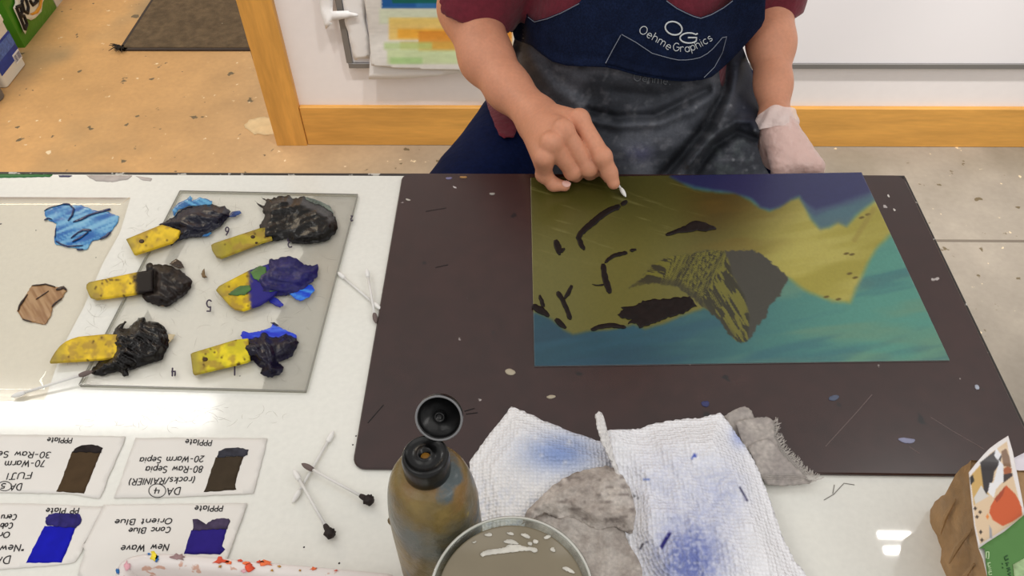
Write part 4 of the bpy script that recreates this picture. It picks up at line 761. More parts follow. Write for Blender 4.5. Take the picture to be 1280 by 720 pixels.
FL=[(652,655),(660,637),(675,622),(690,608),(705,597),(722,590),(740,585),(760,582),(782,590),(800,640),(795,668),(781,664),(767,658),(750,662),(735,657),(724,650),(712,645),(698,648),(680,640),(665,650)]
def zf_(u,v): e=ss(0,16,-sdpoly(u,v,FL)); return T+.019+e*(.006+.006*fbm(u*.07+v*.02,v*.12,13))+.004*fbm(u*.1,v*.1,5)
def cf_(u,v): c=cr_(u,v)*1.06; return mix(c,(92,82,78),.55*ss(.56,.72,fbm(u*.1,v*.22,23))*ss(3,9,np.abs(v-640)*.4+6))
o=cloth('folded_flap',FL,zf_,RGm('rag_weave_flap'),None,None,cf_,parent=rag,step=3.5)
RT=[(757,538),(780,537),(800,536),(817,529),(838,526),(857,523),(872,523),(888,519),(900,516),(909,526),(920,542),(938,567),(950,591),(962,623),(978,670),(993,700),(1012,724),(1030,760),(830,770),(815,740),(802,720),(790,693),(781,665),(783,640),(782,625),(775,603),(766,576)]
def zt_(u,v):
    e=ss(0,34,-sdpoly(u,v,RT)); z=T+.019+.012*e+.008*(fbm(u*.016,v*.016,33)-.4)*e*2; z=z+.006*np.exp(-(sdline(u,v,[(845,640),(860,655),(840,700)])/16)**2)
    z=z+.004*np.exp(-(sdline(u,v,[(820,545),(890,640),(930,720)])/9)**2)*e-.004*np.exp(-(sdline(u,v,[(800,600),(850,640),(870,720)])/9)**2)*e; return z+.012*ss(640,540,v)*ss(800,760,u)
def ct_(u,v):
    c=np.full(u.shape+(3,),0.)+np.array([240,240,244]); n=fbm(u*.28,v*.28,40)
    k=np.exp(-(((u-862)/42)**2+((v-700)/52)**2)); c=mix(c,(84,98,170),np.clip(k*(.45+.55*ss(.2,.75,n)),0,.8)); k=.5*np.exp(-(((u-905)/30)**2+((v-615)/40)**2))+.35*np.exp(-(((u-835)/50)**2+((v-600)/40)**2)); c=mix(c,(150,160,205),np.clip(k*(.5+.5*ss(.3,.7,n)),0,.7))
    k=.6*np.exp(-(((u-925)/12)**2+((v-545)/14)**2)); c=mix(c,(120,140,210),k)
    for l,w,cc in (([(827,684),(832,675),(838,666)],2.6,(28,24,110)),([(798,687),(803,681),(807,678)],1.6,(40,36,60)),([(925,611),(929,618),(933,626)],1.7,(34,30,80)),([(865,572),(870,570),(868,567)],2.2,(80,100,190)),([(805,600),(810,599)],1.6,(120,140,200)),([(792,620),(797,622)],1.6,(90,90,100))):
        c=mix(c,cc,ss(w,w*.4,sdline(u,v,l)+1.4*(fbm(u*.6,v*.6,3)-.5)))
    return c
rt=cloth('paper_towel',RT,zt_,towelm('quilted_towel_front'),'large crumpled white paper towel with dark blue smears, right of the grey rag','paper towel',ct_,step=3)
fc=[(744,518),(748,514.5),(752,516),(756,526),(760,541),(768,570),(776,598),(772,596),(762,574),(752,552),(746,532)]
cloth('curled_corner',fc,lambda u,v:T+.034+.014*ss(600,520,v)-.010*ss(752,768,u),towelm('quilted_corner'),None,None,lambda u,v:np.full(u.shape+(3,),0.)+np.array([224,221,219]),parent=rt,step=3)
cg=lambda pts:crop(900,480,.1946,pts)
gz=[]
gzm=lambda n:M(n,rough=.95,attr=True,bump=('weave',420,.6,.001),noise=[(260,.16),(60,.06)],stretch=(1,1,1))
cg_=lambda u,v:mix((176,168,164),(196,188,182),ss(.35,.65,fbm(u*.08,v*.08,3)))*(.93+.14*fbm(u*.5,v*.5,7))[...,None]
g1=[(28,205),(80,175),(130,150),(160,143),(195,162),(208,185),(222,222),(330,330),(420,520),(300,560),(120,420)]
g2=[(100,245),(170,225),(240,214),(310,212),(338,232),(350,280),(350,335),(380,420),(300,520),(160,420)]
g3=[(180,402),(240,370),(300,350),(330,358),(350,385),(400,450),(455,505),(510,560),(570,610),(620,618),(560,640),(420,650),(300,640),(240,560)]
gr=cloth('gauze_rag',cg(g1),lambda u,v:T+.0085+.004*fbm(u*.06,v*.06,4),gzm('gauze_a'),'frayed grey gauze rag poking out on the right from under the large paper towel','rag',cg_,step=3)
cloth('gauze_fold',cg(g2),lambda u,v:T+.0125+.004*fbm(u*.06,v*.06,5),gzm('gauze_b'),None,None,cg_,parent=gr,step=3)
cloth('gauze_fold',cg(g3),lambda u,v:T+.0145+.004*fbm(u*.06,v*.06,6)-.008*ss(590,604,v),gzm('gauze_c'),None,None,cg_,parent=gr,step=3)
g=G(); edge=dens(cg([(345,235),(350,290),(352,335),(365,350),(400,420),(455,480),(510,540),(570,590),(625,615)]),1.1,0,False)
for i,q in enumerate(edge):
    for k in range(2):
        a=random.uniform(-.9,.35)+(-.25); L=random.uniform(4,11); q1=q+np.array([-6,3.]); q2=q+np.array([math.cos(a),math.sin(a)])*L*.5; q3=q2+np.array([math.cos(a-.5),math.sin(a-.5)])*L*.4
        pts=np.array([q1,q,q2,q3]); g.tube(P(pts[:,0],pts[:,1],np.array([T+.012,T+.011,T+.009+random.uniform(0,.004),T+.008+random.uniform(0,.006)])),.00022,3)
g.obj('frayed_fringe',M('fringe_thread',(196,190,184),.9),gr)
# ================================================================== CARTON (kraft paper box with printed sheet on top)
A0=P(1163,637,T); B0=P(1182,722,T); dirn=(B0-A0)/np.linalg.norm(B0-A0); HC=.075
for _ in range(6): HC=PY(1212,577,A0[1])[2]-T
rgt=np.array([-dirn[1],dirn[0],0.]); rgt=rgt if rgt[0]>0 else -rgt
kraft=M('kraft_paper',(164,130,90),.6,noise=[(14,.22),(70,.14)],bump=('noise',60,.6,.006),spec=.4)
def patch(g,o,a,b,n,m):
    V=[];F=[]
    for i in range(n+1):
        for j in range(m+1):
            p=o+a*i/n+b*j/m; w=np.array([fbm(p[1]*45,p[2]*45,81)-.5,fbm(p[0]*45,p[2]*45,82)-.5,0]); V.append(p+w*.014*np.array([1,1,0]))
    F=[(i*(m+1)+j,(i+1)*(m+1)+j,(i+1)*(m+1)+j+1,i*(m+1)+j+1) for i in range(n) for j in range(m)]
    g.add(V,F)
cl=.15; cw=.13; up3=np.array([0,0,HC])
ct=empty('kraft_carton',A0+dirn*.07+rgt*.05,'crumpled brown kraft carton with a printed photo sheet and green panel on top','carton')
g=G(); patch(g,A0,up3,dirn*cl,14,26); patch(g,A0,rgt*cw,up3,22,14); patch(g,A0+rgt*cw,dirn*cl,up3,26,14); patch(g,A0+dirn*cl,up3,rgt*cw,14,22); patch(g,A0+up3*.97,rgt*cw,dirn*cl,22,26); patch(g,A0+up3*0,dirn*cl,rgt*cw,26,22)
g.obj('kraft_body',kraft,ct,smooth=True)
g=G(); tape=M('creased_tape',(150,132,110),.3,coat=.3,noise=(30,.12),bump=('noise',45,.7,.006))
o_=A0-rgt*.0035+dirn*.012; 
for k in range(4):
    g=G(); a=o_+dirn*(.018+.026*k)+up3*(.18+.05*(k%2)); b=a+up3*random.uniform(.35,.6)+dirn*random.uniform(-.012,.006); g.tube([a,(a+b)/2-rgt*.002,b],[.0007,.0022,.0006],6); g.obj('paper_crease',kraft,ct)

ZC=T+HC
cc1=lambda pts:crop(1150,530,.2637,pts)
def pcol(u,v):
    c=np.full(u.shape+(3,),0.)+np.array([224,218,216])
    def f(poly,col,e=.6):
        nonlocal c; c=mix(c,col,ss(e,-e,sdpoly(u,v,cc1(poly))))
    f([(240,245),(330,142),(412,82),(440,240),(478,395),(492,440),(285,570),(262,480)],(214,188,156)); f([(238,248),(285,196),(312,310),(330,335),(255,385)],(196,160,96)); f([(235,255),(250,240),(258,270),(240,290)],(40,36,30)); f([(255,350),(290,290),(315,330),(330,340),(262,380)],(206,202,196))
    f([(285,182),(345,135),(362,122),(388,150),(380,185),(352,225),(345,270),(330,300),(315,335),(302,312)],(50,44,46)); f([(385,130),(408,115),(425,160),(432,205),(395,200)],(124,92,66)); f([(392,215),(415,200),(435,212),(432,235),(400,240)],(160,90,56)); f([(392,240),(436,232),(440,245),(395,280)],(60,46,46)); f([(360,112),(386,145),(372,170),(395,192),(396,275),(345,290),(362,225),(375,180),(352,150)],(222,222,226))
    f([(330,280),(395,270),(360,310),(350,350),(322,325)],(226,224,226)); f([(328,420),(335,390),(352,360),(408,290),(450,330),(470,365),(482,395),(484,432),(440,462),(392,484),(345,455)],(196,86,40)); f([(352,355),(408,290),(392,340),(365,372)],(160,66,34))
    for q in ((285,418),(270,440),(288,512),(294,550),(262,400)): f([(q[0]-9,q[1]),(q[0],q[1]-10),(q[0]+9,q[1]),(q[0],q[1]+10)],(64,50,40))
    f([(312,440),(322,425),(328,440),(320,455)],(220,130,60)); f([(328,480),(340,500),(342,540),(330,540)],(150,150,156))
    return c
ph=sheet('printed_photo',cc1([(232,228),(262,190),(300,146),(330,115),(375,82),(418,55),(440,130),(470,280),(493,400),(540,700),(330,760),(300,640),(280,590),(258,480),(242,330)]),(lambda u,v:P(u,v,ZC+.004+.010*ss(590,548,v))),(lambda u,v:P(u,v,ZC+.004+.010*ss(590,548,v))-np.array([0,0,.0008])),M('photo_print',rough=.4,attr=True,coat=.2),ct,step=1.4,col=pcol)
gp=sheet('green_panel',cc1([(278,590),(320,560),(400,510),(493,432),(560,380),(560,800),(330,800),(318,720),(305,590)]),(lambda u,v:P(u,v,np.full(u.shape,ZC+.0065))),(lambda u,v:P(u,v,np.full(u.shape,ZC+.0046))),M('green_card',(78,124,62),.45,noise=(40,.05)),ct,step=6)
cgp=lambda pts:crop(1215,670,.0694,pts)
zg=lambda u,v:P(u,v,np.full(u.shape,ZC+.0067))
strokes('pale_lettering',[cgp(l) for l in ([(300,285),(255,290),(255,400),(295,410),(302,340),(300,285)],[(330,480),(285,490),(290,545),(325,540)],[(290,560),(340,575),(295,590),(345,610),(300,620)],[(350,640),(300,650),(310,700),(355,690)])],zg,.00045,M('pale_green',(170,196,150),.5),gp)
strokes('dark_lettering',[cgp(l) for l in ([(640,350),(585,385),(600,440),(655,410)],[(660,480),(610,490),(640,520),(625,540)],[(680,570),(630,590),(690,600),(640,640)],[(695,660),(650,690),(700,720)],[(545,490),(550,510)],[(550,560),(555,580)])],zg,.00045,M('dark_green',(40,80,40),.5),gp)
sheet('pale_emblem',cgp([(735,515),(940,400),(1100,330),(1100,900),(780,900)]),(lambda u,v:P(u,v,np.full(u.shape,ZC+.0069))),(lambda u,v:P(u,v,np.full(u.shape,ZC+.0064))),M('emblem_pale',(150,176,130),.5,noise=(200,.25)),gp,step=4)
t_,b_=flat(ZM,.0006); tag(sheet('paper_sheet',[(1262,575),(1300,556),(1330,560),(1330,650),(1280,640)],t_,b_,M('paper_lilac',(226,222,232),.7),step=8),'blank white paper corner behind the kraft carton at the right edge','paper')
# ================================================================== PERSON
A=np.array
EL=PY(588,10,1.03); W=P(672,147,T+.036); SRr=A([.015,1.09,1.235])
ELl=PY(961,-2,1.06); WL=PY(969,154,.875); SLl=A([.355,1.09,1.235])
Mi,Mm,Mr,Mp=P(724,150,T+.072),P(704,163,T+.076),P(689,179,T+.070),P(680,197,T+.056)
FI=[Mi,P(753,196,T+.052),P(762,216,T+.034),P(767,229,T+.024)]
vd=A([.0,.67,-.74])
pm=P(736,209,T+.036); FM=[Mm,pm,pm+A([.003,.012,-.017]),pm+A([.010,.028,-.017])]
pr_=P(716,214,T+.030); FR=[Mr,pr_,pr_+A([.004,.011,-.014]),pr_+A([.012,.026,-.013])]
FP=[Mp,P(680,218,T+.026),P(692,230.5,T+.0145),P(706,232.5,T+.0135)]
TH=[W+A([.022,-.018,.004]),P(728,180,T+.030)+A([0,.010,0]),P(752,213,T+.026)+A([0,.014,0]),FI[3]+A([-.004,.0150,-.003])]
def f_handR(p):
    palm=rc(p,W,Mi,.022,.0115)
    for m_,r in ((Mm,.0118),(Mr,.0112),(Mp,.0105)): palm=smin(palm,rc(p,W,m_,.021,r),.010)
    palm=smin(palm,rc(p,W+A([-.004,-.012,-.010]),Mp+A([0,.012,-.014]),.017,.012),.012)
    palm=smin(palm,chain(p,TH,[.017,.0125,.0108,.0080],.006),.010)
    fs=None
    for F_,r in ((FI,[.0115,.0103,.0092,.0074]),(FM,[.0115,.0105,.0092,.008]),(FR,[.0108,.0098,.0088,.0075]),(FP,[.0098,.0090,.0080,.0064])):
        d=chain(p,F_,r,.004); d=smin(d,np.linalg.norm(p-F_[1],axis=-1)-r[1]*1.06,.004); fs=d if fs is None else smin(fs,d,.0012)
    d=smin(palm,fs,.006)
    for m_ in (Mi,Mm,Mr): d=smin(d,np.linalg.norm(p-(m_+A([0,-.001,.0035])),axis=-1)-.0092,.007)
    return d
def f_armR(p):
    m1=PY(608,73,EL[1]*.58+W[1]*.42); m2=PY(635,110,EL[1]*.32+W[1]*.68)
    a=chain(p,[SRr,EL,m1,m2,W],[.050,.042,.0335,.0270,.0245],.02); 
    return smin(a,f_handR(p),.012)
HL=[P(972,207,T-.004),P(990,205,T-.002),P(1006,206,T-.004),P(1018,208,T-.008)]
HL=[PY(978,209,.812),PY(993,204,.812),PY(1007,205,.812),PY(1018,209,.812)]
def f_handL(p):
    pal=None
    for h_,r in zip(HL,(.012,.0125,.012,.0105)):
        d=rc(p,WL,h_,.0185,r); pal=d if pal is None else smin(pal,d,.009)
    fs=None
    for h_,r in zip(HL,(.0095,.0098,.0095,.0085)):
        d=chain(p,[h_,h_+A([.004,-.010,-.036]),h_+A([.002,.010,-.058]),h_+A([0,.026,-.058])],[r,r*.95,r*.88,r*.75],.004); fs=d if fs is None else smin(fs,d,.0015)
    d=smin(pal,fs,.006); th=chain(p,[WL+A([-.004,-.010,-.014]),HL[0]+A([-.006,.030,-.034]),HL[0]+A([-.006,.012,-.050]),HL[0]+A([.004,.004,-.066])],[.015,.012,.0105,.008],.006)
    return smin(d,th,.008)
def f_armL(p):
    m1=ELl*.62+WL*.38; m2=ELl*.30+WL*.70
    return smin(chain(p,[SLl,ELl,m1,m2,WL],[.048,.0355,.0295,.0215,.0185],.02),f_handL(p),.012)
HIPR,KNR,HIPL,KNL=A([.035,1.05,.785]),A([-.165,.63,.785]),A([.27,1.05,.785]),A([.315,.63,.775])
FTR,FTL=A([-.06,.875,.33]),A([.27,.875,.33])
def f_torso(p):
    d=ell(p,(.180,1.065,1.12),(.165,.120,.19)); d=smin(d,ell(p,(.142,1.035,.94),(.140,.128,.15)),.06); d=smin(d,ell(p,(.155,1.07,.815),(.175,.14,.115)),.06)
    return smin(d,rc(p,SRr,SLl,.058,.058),.05)
def f_legs(p):
    d=smin(rc(p,HIPR,KNR,.092,.066),rc(p,HIPL,KNL,.090,.064),.02); d=smin(d,ell(p,(.155,1.07,.79),(.185,.15,.105)),.05)
    d=smin(d,rc(p,KNR,FTR,.064,.045),.02); return smin(d,rc(p,KNL,FTL,.064,.045),.02)
HCN=A([.185,.985,1.435]); hf,hu=A([0,-.8,-.6]),A([0,-.6,.8])
def hl(p): q=p-HCN; return np.stack([q[...,0],q@hf,q@hu],-1)
def f_head(p):
    q=hl(p); d=ell(q,(0,-.012,.030),(.074,.092,.082)); d=smin(d,ell(q,(0,.030,-.045),(.056,.058,.062)),.03); d=smin(d,ell(q,(0,.070,-.092),(.022,.018,.018)),.02)
    d=smin(d,rc(q,A([0,.084,.016]),A([0,.104,-.024]),.008,.0125),.008); d=smin(d,ell(q,(0,.080,.030),(.050,.012,.010)),.012)
    for s in (-1,1):
        d=-smin(-d,ell(q,(s*.031,.092,.010),(.015,.012,.009)),.006) if False else np.maximum(d,-ell(q,(s*.031,.096,.010),(.016,.014,.010)))
        d=smin(d,ell(q,(s*.074,-.005,-.004),(.010,.020,.032)),.005); d=smin(d,np.linalg.norm(q-A([s*.010,.096,-.026]),axis=-1)-.007,.004)
    d=smin(d,ell(q,(0,.084,-.055),(.025,.011,.006)),.003); d=smin(d,ell(q,(0,.082,-.065),(.022,.011,.006)),.002)
    return smin(d,rc(p,A([.183,1.085,1.25]),HCN+A([0,.035,-.06]),.060,.055),.03)
def f_body(p):
    d=smin(f_torso(p)+.012,f_legs(p)+.014,.04); d=smin(d,f_head(p),.03)
    return smin(smin(d,rc(p,SRr,EL,.046,.041),.02),rc(p,SLl,ELl,.044,.036),.02)
sleeveR=lambda p:np.maximum(rc(p,SRr,EL-(SRr-EL)*.1,.068,.066),-((p-EL)@((SRr-EL)/np.linalg.norm(SRr-EL))+.006))
sleeveL=lambda p:np.maximum(rc(p,SLl,ELl-(SLl-ELl)*.1,.062,.050),-((p-ELl)@((SLl-ELl)/np.linalg.norm(SLl-ELl))+.010))
def wr3(p,s,f): return fbm(p[...,0]*f+p[...,1]*f*.5,p[...,2]*f+p[...,1]*f*.7,s,3)-.5
def f_shirt(p):
    d=np.maximum(f_torso(p)-.006,.800-p[...,2]); d=smin(d,sleeveR(p),.03); d=smin(d,sleeveL(p),.03)
    d=np.maximum(d,-rc(p,A([.184,1.03,1.245]),A([.184,.96,1.40]),.075,.11)); return d-.006*wr3(p,5,22)
def f_jeans(p): return np.maximum(f_legs(p)-.004,p[...,2]-.915)-.007*wr3(p,9,18)
def f_drape(p):
    d=smin(f_torso(p)-.010,ell(p,(.150,.930,.800),(.185,.130,.090)),.05); d=smin(d,ell(p,(.285,.895,.845),(.050,.075,.050)),.03); d=smin(d,ell(p,(.285,1.02,1.06),(.055,.06,.15)),.03); return smin(d,rc(p,HIPL,HIPL*.42+KNL*.58,.102,.088),.03)
def apron_fold(u,v):
    z=np.zeros(np.shape(u))
    for l,s,a in (([(734,138),(771,147),(819,145),(856,126),(885,112)],5,-.010),([(720,146),(771,157),(825,154),(868,136),(895,118)],7,.007),([(905,76),(905,114),(882,160),(848,200),(828,222)],7,-.016),([(925,85),(914,118),(904,148),(872,190),(850,222)],7,.012),([(946,164),(939,151),(919,151),(887,174),(860,205)],5,.010),([(944,174),(922,166),(892,184),(870,214)],5,-.009),([(660,70),(690,110),(730,135)],10,.006),([(770,115),(820,120),(870,108)],8,-.004),([(740,185),(800,190),(840,180)],10,.004),([(640,150),(652,190),(660,222)],6,-.006)):
        z=z+a*np.exp(-(sdline(np.asarray(u,float),np.asarray(v,float),l)/s)**2)
    return z*2.0+.006*(fbm(np.asarray(u)*.022,np.asarray(v)*.04,77)-.5)
def asurf(off,fold=1.):
    def f(u,v):
        p,d=march(f_drape,u,v); o=off(u,v) if callable(off) else off; return p-d*(o+fold*apron_fold(u,v))[...,None]
    return f
per=empty('person',(.155,1.0,0.0),'person in maroon shirt and dark denim apron dabbing the plate, left hand gloved','person')
skin=M('skin',(208,146,116),.5,sss=.12,noise=[(40,.05),(240,.05)],bump=('noise',260,.18,.001))
VA,FA=snets(f_body,(-.30,.55,.24),(.46,1.30,1.62),.0065)
hr=snets(f_armR,tuple(np.minimum(np.minimum(SRr,W),EL)-[.07,.15,.07]),(.16,1.17,1.13),.0016)
hl_=snets(f_armL,(.25,.75,.78),(.43,1.17,1.13),.0022)
n1=len(VA); n2=n1+len(hr[0])
body=mesh('body',np.concatenate([VA,hr[0],hl_[0]]),np.concatenate([FA,hr[1]+n1,hl_[1]+n2]),skin,per,smooth=True)
nail=M('fingernail',(222,176,164),.3)
def nailobj(c,nrm,ax,w,l):
    nrm=nrm/np.linalg.norm(nrm); ax=ax-nrm*(ax@nrm); ax/=np.linalg.norm(ax); b=np.cross(nrm,ax); g=G(); V=[];F=[]
    for i in range(7):
        for j in range(7):
            x=(i/6-.5)*2; y=(j/6-.5)*2; xx=x*math.sqrt(1-y*y/2);yy=y*math.sqrt(1-x*x/2); V.append(c+ax*xx*l/2+b*yy*w/2+nrm*(.0014*(1-yy*yy)-.0008))
    F=[(i*7+j,(i+1)*7+j,(i+1)*7+j+1,i*7+j+1) for i in range(6) for j in range(6)]; g.add(V,F); g.obj('fingernail',nail,per,smooth=True)
ax=FP[3]-FP[2]; nn_=A([.1,-.35,.9]); nailobj(FP[3]+ax/np.linalg.norm(ax)*.001+nn_/np.linalg.norm(nn_)*.0064,nn_,ax,.0085,.0105)
for F_ in (FM,FR): pass
shirtm=M('maroon_shirt',(108,30,46),.9,noise=[(9,.12),(150,.14)],bump=('noise',110,.5,.003),sheen=.2)
VA,FA=snets(f_shirt,(-.12,.88,.78),(.46,1.28,1.34),.005); sh=mesh('shirt',VA,FA,shirtm,per,smooth=True)
VA,FA=snets(f_jeans,(-.28,.52,.27),(.42,1.26,.93),.006); jn=mesh('jeans',VA,FA,M('navy_jeans',(11,22,56),.9,spec=.1,noise=[(8,.2),(200,.2)],bump=('noise',40,.5,.006)),per,smooth=True)
hip=lambda p:smin(f_jeans(p),f_shirt(p),.02)
def tsurf(o):
    def f(u,v): p,d=march(hip,u,v); return p-d*o
    return f
sheet('hanging_hem',[(600,104),(640,100),(650,150),(642,172),(636,171.5),(630,173),(624,169),(619,158),(613,143),(607,125)],tsurf(.008),tsurf(.004),shirtm,sh,step=4,jit=.4)
for ft in (FTR,FTL):
    f_sh=lambda p,ft=ft:np.maximum(smin(rc(p,ft+A([0,.03,-.012]),ft+A([0,-.12,-.022]),.040,.034),rc(p,ft+A([0,.01,0]),ft+A([0,.01,.05]),.046,.05),.03),(ft[2]-.045)-p[...,2])
    VA,FA=snets(f_sh,tuple(ft-[.08,.2,.08]),tuple(ft+[.08,.11,.12]),.006); mesh('shoe',VA,FA,M('shoe_black',(34,34,36),.5),per,smooth=True)
f_hair=lambda p:np.maximum(ell(hl(p),(0,-.022,.034),(.086,.100,.092)),np.minimum(hl(p)[...,1]-.030,.062-hl(p)[...,2]))-.004*wr3(p,3,60)
VA,FA=snets(f_hair,tuple(HCN-[.12,.14,.14]),tuple(HCN+[.12,.14,.15]),.005); mesh('hair',VA,FA,M('hair_brown',(84,66,52),.6,noise=(60,.3)),per,smooth=True)
for s in (-1,1):
    c=HCN+A([s*.031,0,0])+hf*.083+hu*.010; V,F=snets(lambda p:np.linalg.norm(p-c,axis=-1)-.0115,tuple(c-.015),tuple(c+.015),.002); mesh('eye',V,F,M('eye_white',(220,216,210),.3),per,smooth=True)
# apron: skirt, bib, pocket, stitching, lettering
def skcol(u,v):
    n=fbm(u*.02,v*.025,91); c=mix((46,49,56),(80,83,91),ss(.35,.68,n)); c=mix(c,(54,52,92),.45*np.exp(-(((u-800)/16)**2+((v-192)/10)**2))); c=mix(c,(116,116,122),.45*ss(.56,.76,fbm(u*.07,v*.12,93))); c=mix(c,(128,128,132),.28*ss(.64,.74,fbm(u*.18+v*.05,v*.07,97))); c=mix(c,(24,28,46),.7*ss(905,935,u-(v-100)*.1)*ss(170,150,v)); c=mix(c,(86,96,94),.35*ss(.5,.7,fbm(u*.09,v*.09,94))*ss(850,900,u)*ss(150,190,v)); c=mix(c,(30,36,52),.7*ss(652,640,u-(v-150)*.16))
    c=mix(c,(150,152,156),.7*ss(.80,.86,fbm(u*.30,v*.22,95))); return c
SK=[(648,30),(640,60),(632,100),(630,130),(633,150),(640,185),(648,215),(650,221),(700,222),(800,222.5),(900,222),(962,221),(961,217),(953,203),(947,182),(951,158),(950,139),(945,108),(938,84),(928,58),(880,40),(760,30)]
sk=sheet('apron',SK,asurf(.009),asurf(.005),M('apron_denim',rough=.8,attr=True,noise=[(300,.15)],bump=('noise',320,.35,.001)),per,step=3,col=skcol)
BB=[(643,49),(637,25),(637,-70),(653,-70),(655,8),(660,20),(668,26),(684,22),(701,15),(714,9),(724,3),(731,-6),(738,-70),(822,-70),(833,0),(846,9),(858,15),(867,19),(876,21.5),(889,17),(905,8),(916,0),(926,-70),(957,-70),(957,0),(956,24),(952,33),(940,47),(921,68),(912,77),(900,88),(890,96),(877,100),(855,102),(840,101),(818,98),(795,94),(775,88),(757,84),(740,83.5),(727,83),(708,82),(690,77),(676,67),(664,57)]
bibm=M('bib_denim',(17,27,52),.9,spec=.12,noise=[(60,.2),(420,.35)],bump=('noise',420,.4,.001))
ev=lambda u,v:.0125+.006*ss(14,0,-sdpoly(np.asarray(u,float),np.asarray(v,float),BB))*ss(40,70,v)
bib=sheet('bib',BB,asurf(ev,.3),(lambda u,v:asurf(lambda a,b:ev(a,b)-.0025,.3)(u,v)),bibm,sk,step=3)
PK=[(777,43),(795,53),(815,66.5),(827,70),(838,73),(848,75),(857,75),(866,74),(875,72),(884,67),(891,61),(898,53),(903,47),(908.5,46),(905,60),(900,71),(893,83),(887,91),(878,97.5),(860,99.5),(840,98.5),(800,91.5),(770,82.5),(756,79.5)]
pk=sheet('pocket',PK,asurf(lambda u,v:ev(u,v)+.0025,.3),asurf(lambda u,v:ev(u,v)-.0005,.3),M('pocket_denim',(14,23,46),.9,spec=.12,noise=[(60,.2),(420,.3)]),sk,step=3)
stm=M('pale_stitch',(120,126,140),.7)
strokes('stitching',[PK[:14],[(776,44),(766,62),(757,79)],[(908,47),(903,66),(893,84),(880,97)],[(833,1),(846,10.5),(858,16.5),(867,20.5),(876,23),(889,18.5),(905,9.5),(916,1)],[(660,21.5),(668,27.5),(684,23.5),(701,16.5),(724,4.5)]],asurf(lambda u,v:ev(u,v)+.0032,.3),.00055,stm,sk)
let=M('white_lettering',(206,210,212),.6)
c3b=lambda pts:crop(770,0,1/6,pts)
L1=textpath('Oehme',c3b([(168,240),(225,275),(285,308),(340,340),(395,378)]),10.2)+textpath('Graphics',c3b([(425,378),(480,388),(540,388),(600,370),(660,340),(725,300)]),10.0)
strokes('lettering',L1,asurf(lambda u,v:ev(u,v)+.0008+.0018*0,.3),.00050,let,sk,6)
OG=[c3b([(432+62*math.cos(t)-8*math.sin(t),212+48*math.sin(t)+14*math.cos(t)) for t in np.linspace(0,2*math.pi,40)]),c3b([(612,252)]+[(548+68*math.cos(t),285+38*math.sin(t)) for t in np.linspace(-.75,-5.6,26)]+[(600,310),(604,282),(540,282)])]
strokes('logo',OG,asurf(lambda u,v:ev(u,v)+.0012,.3),.00095,let,sk,7)
strokes('faded_lettering',textpx('Oehme.',(792,100.5),(838,106),(1,-9.5)),asurf(.0106),.0006,M('faded_letter',(104,108,114),.7),sk,5)
# disposable glove
WLd=(ELl-WL)/np.linalg.norm(ELl-WL); gc=WL-WLd*.006
def f_glove(p): return np.maximum(f_handL(p)-.0022-.0035*wr3(p,4,90),(p-gc)@WLd-.004)
VA,FA=snets(f_glove,(.24,.74,.76),(.44,.93,.96),.0018); glm=M('vinyl_glove',(246,216,208),.35,alpha=.66,coat=.2,bump=('noise',140,.8,.003))
gl=mesh('glove',VA,FA,glm,per,smooth=True)
a1=np.cross(WLd,[1.,0,0]); a1/=np.linalg.norm(a1); a2=np.cross(WLd,a1); g=G(); V=[]; n=64; rows=12
for i in range(rows):
    s=i/(rows-1)
    for j in range(n):
        t=2*math.pi*j/n; r=.0240+.0030*math.sin(s*math.pi)+.0016*math.sin(4*t+s*4)+.0010*math.sin(7*t-s*6)+.003*s*s; V.append(gc+WLd*(-.012+.026*s+.003*math.sin(2*t+1)*s+.001*math.sin(5*t)*s)+(a1*math.cos(t)+a2*math.sin(t))*r)
F=[(i*n+j,i*n+(j+1)%n,(i+1)*n+(j+1)%n,(i+1)*n+j) for i in range(rows-1) for j in range(n)]; g.add(V,F); g.obj('cuff',M('vinyl_cuff',(246,226,220),.35,alpha=.75,coat=.2,bump=('noise',160,.6,.003)),gl,smooth=True)
# stool under the person
so=empty('stool',(.155,1.09,0),'round backless stool under the seated person behind the table','stool')
sm=M('stool_black',(40,40,42),.5); g=G(); g.lathe([(.165,.655),(.175,.66),(.178,.675),(.172,.688),(.15,.692)],(.155,1.09,0),40); g.obj('seat',sm,so,smooth=True)
for k in range(4):
    a=math.pi/4+k*math.pi/2; g=G(); g.tube([(.155+.23*math.cos(a),1.09+.23*math.sin(a),0),(.155+.13*math.cos(a),1.09+.13*math.sin(a),.66)],.014,10); g.obj('leg',M('stool_steel',(130,130,132),.3,metal=1) if k==0 else bpy.data.materials['stool_steel'],so)
g=G(); g.tube([(.155+.205*math.cos(a),1.09+.215*math.sin(a),.275) for a in np.linspace(0,2*math.pi,41)],.010,8,False); g.obj('foot_ring',bpy.data.materials['stool_steel'],so)
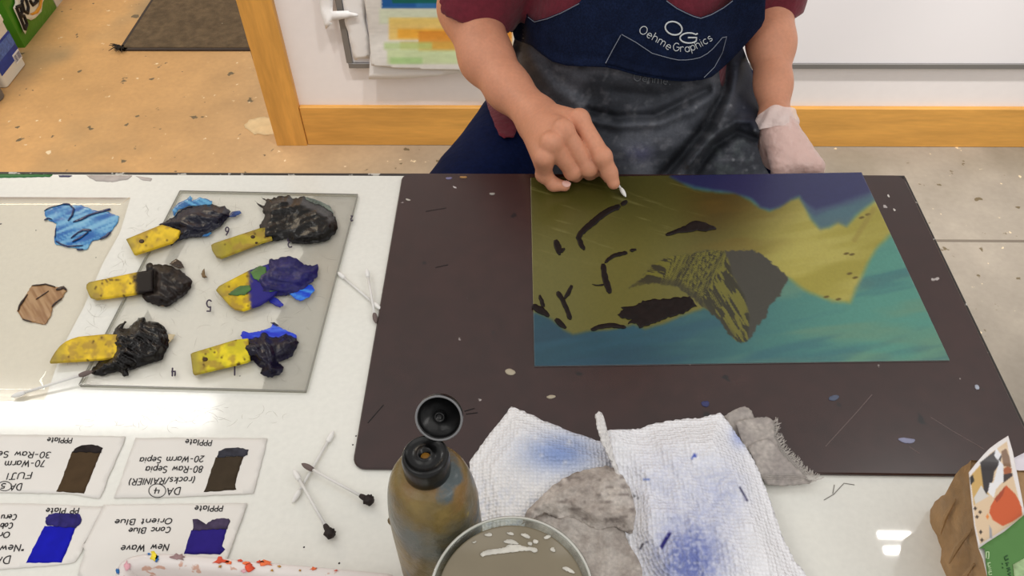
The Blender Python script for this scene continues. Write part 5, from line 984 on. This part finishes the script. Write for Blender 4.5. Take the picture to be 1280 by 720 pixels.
# ================================================================== LIGHT
wd=bpy.data.worlds.new('room_light'); SC.world=wd; wd.use_nodes=True; bg=wd.node_tree.nodes['Background']; bg.inputs[0].default_value=(1,.985,.96,1); bg.inputs[1].default_value=1.1
def area(name,loc,size,power,col=(1,.97,.93),target=None,sy=None):
    l=bpy.data.lights.new(name,'AREA'); l.shape='RECTANGLE'; l.size=size; l.size_y=sy or size; l.energy=power; l.color=col; o=bpy.data.objects.new(name,l); COL.objects.link(o); o.location=loc
    d=Vector(target if target is not None else (loc[0],loc[1],0))-Vector(loc); o.rotation_euler=d.to_track_quat('-Z','Y').to_euler(); return o
def refl(u,v,z):
    p=P(u,v,T); d=p-CAM; d=d*A([1,1,-1]); return p+d*((z-T)/d[2])
ZLt=2.55
a,b=refl(-60,512,ZLt),refl(268,511,ZLt); c=(a+b)/2; area('ceiling_strip_light',tuple(c),abs(b[0]-a[0]),9,target=(c[0],c[1],0),sy=.13)
for i,(u,v,w) in enumerate(((1118,669,.095),(1120,688,.065))):
    c=refl(u,v,ZLt); area('ceiling_spot_light',tuple(c),w,1.3,target=(c[0],c[1]-.001,0),sy=.018)
area('ceiling_panel_light',(.6,-.3,2.6),1.3,7); area('ceiling_panel_light',(-1.0,-.2,2.6),1.2,11)
for x in (-.5,.35,1.2,2.0):  # added fill spots that brighten the back wall, not known fixtures
    l=bpy.data.lights.new('wall_fill_spot','SPOT'); l.energy=120; l.spot_size=math.radians(56); l.spot_blend=.5; l.shadow_soft_size=.06; l.color=(1,.96,.92); o=bpy.data.objects.new('wall_fill_spot',l); COL.objects.link(o); o.location=(x,1.15,2.5); o.rotation_euler=(Vector((x,2.0,.25))-o.location).to_track_quat('-Z','Y').to_euler()
area('ceiling_panel_light',(-2.4,3.4,2.55),1.0,50,col=(1,.80,.55)); area('ceiling_panel_light',(1.9,-.7,2.55),1.0,22)
SC.view_settings.view_transform='Standard'; SC.view_settings.look='None'; SC.view_settings.exposure=-.72; SC.view_settings.gamma=1; SC.view_settings.use_curve_mapping=False
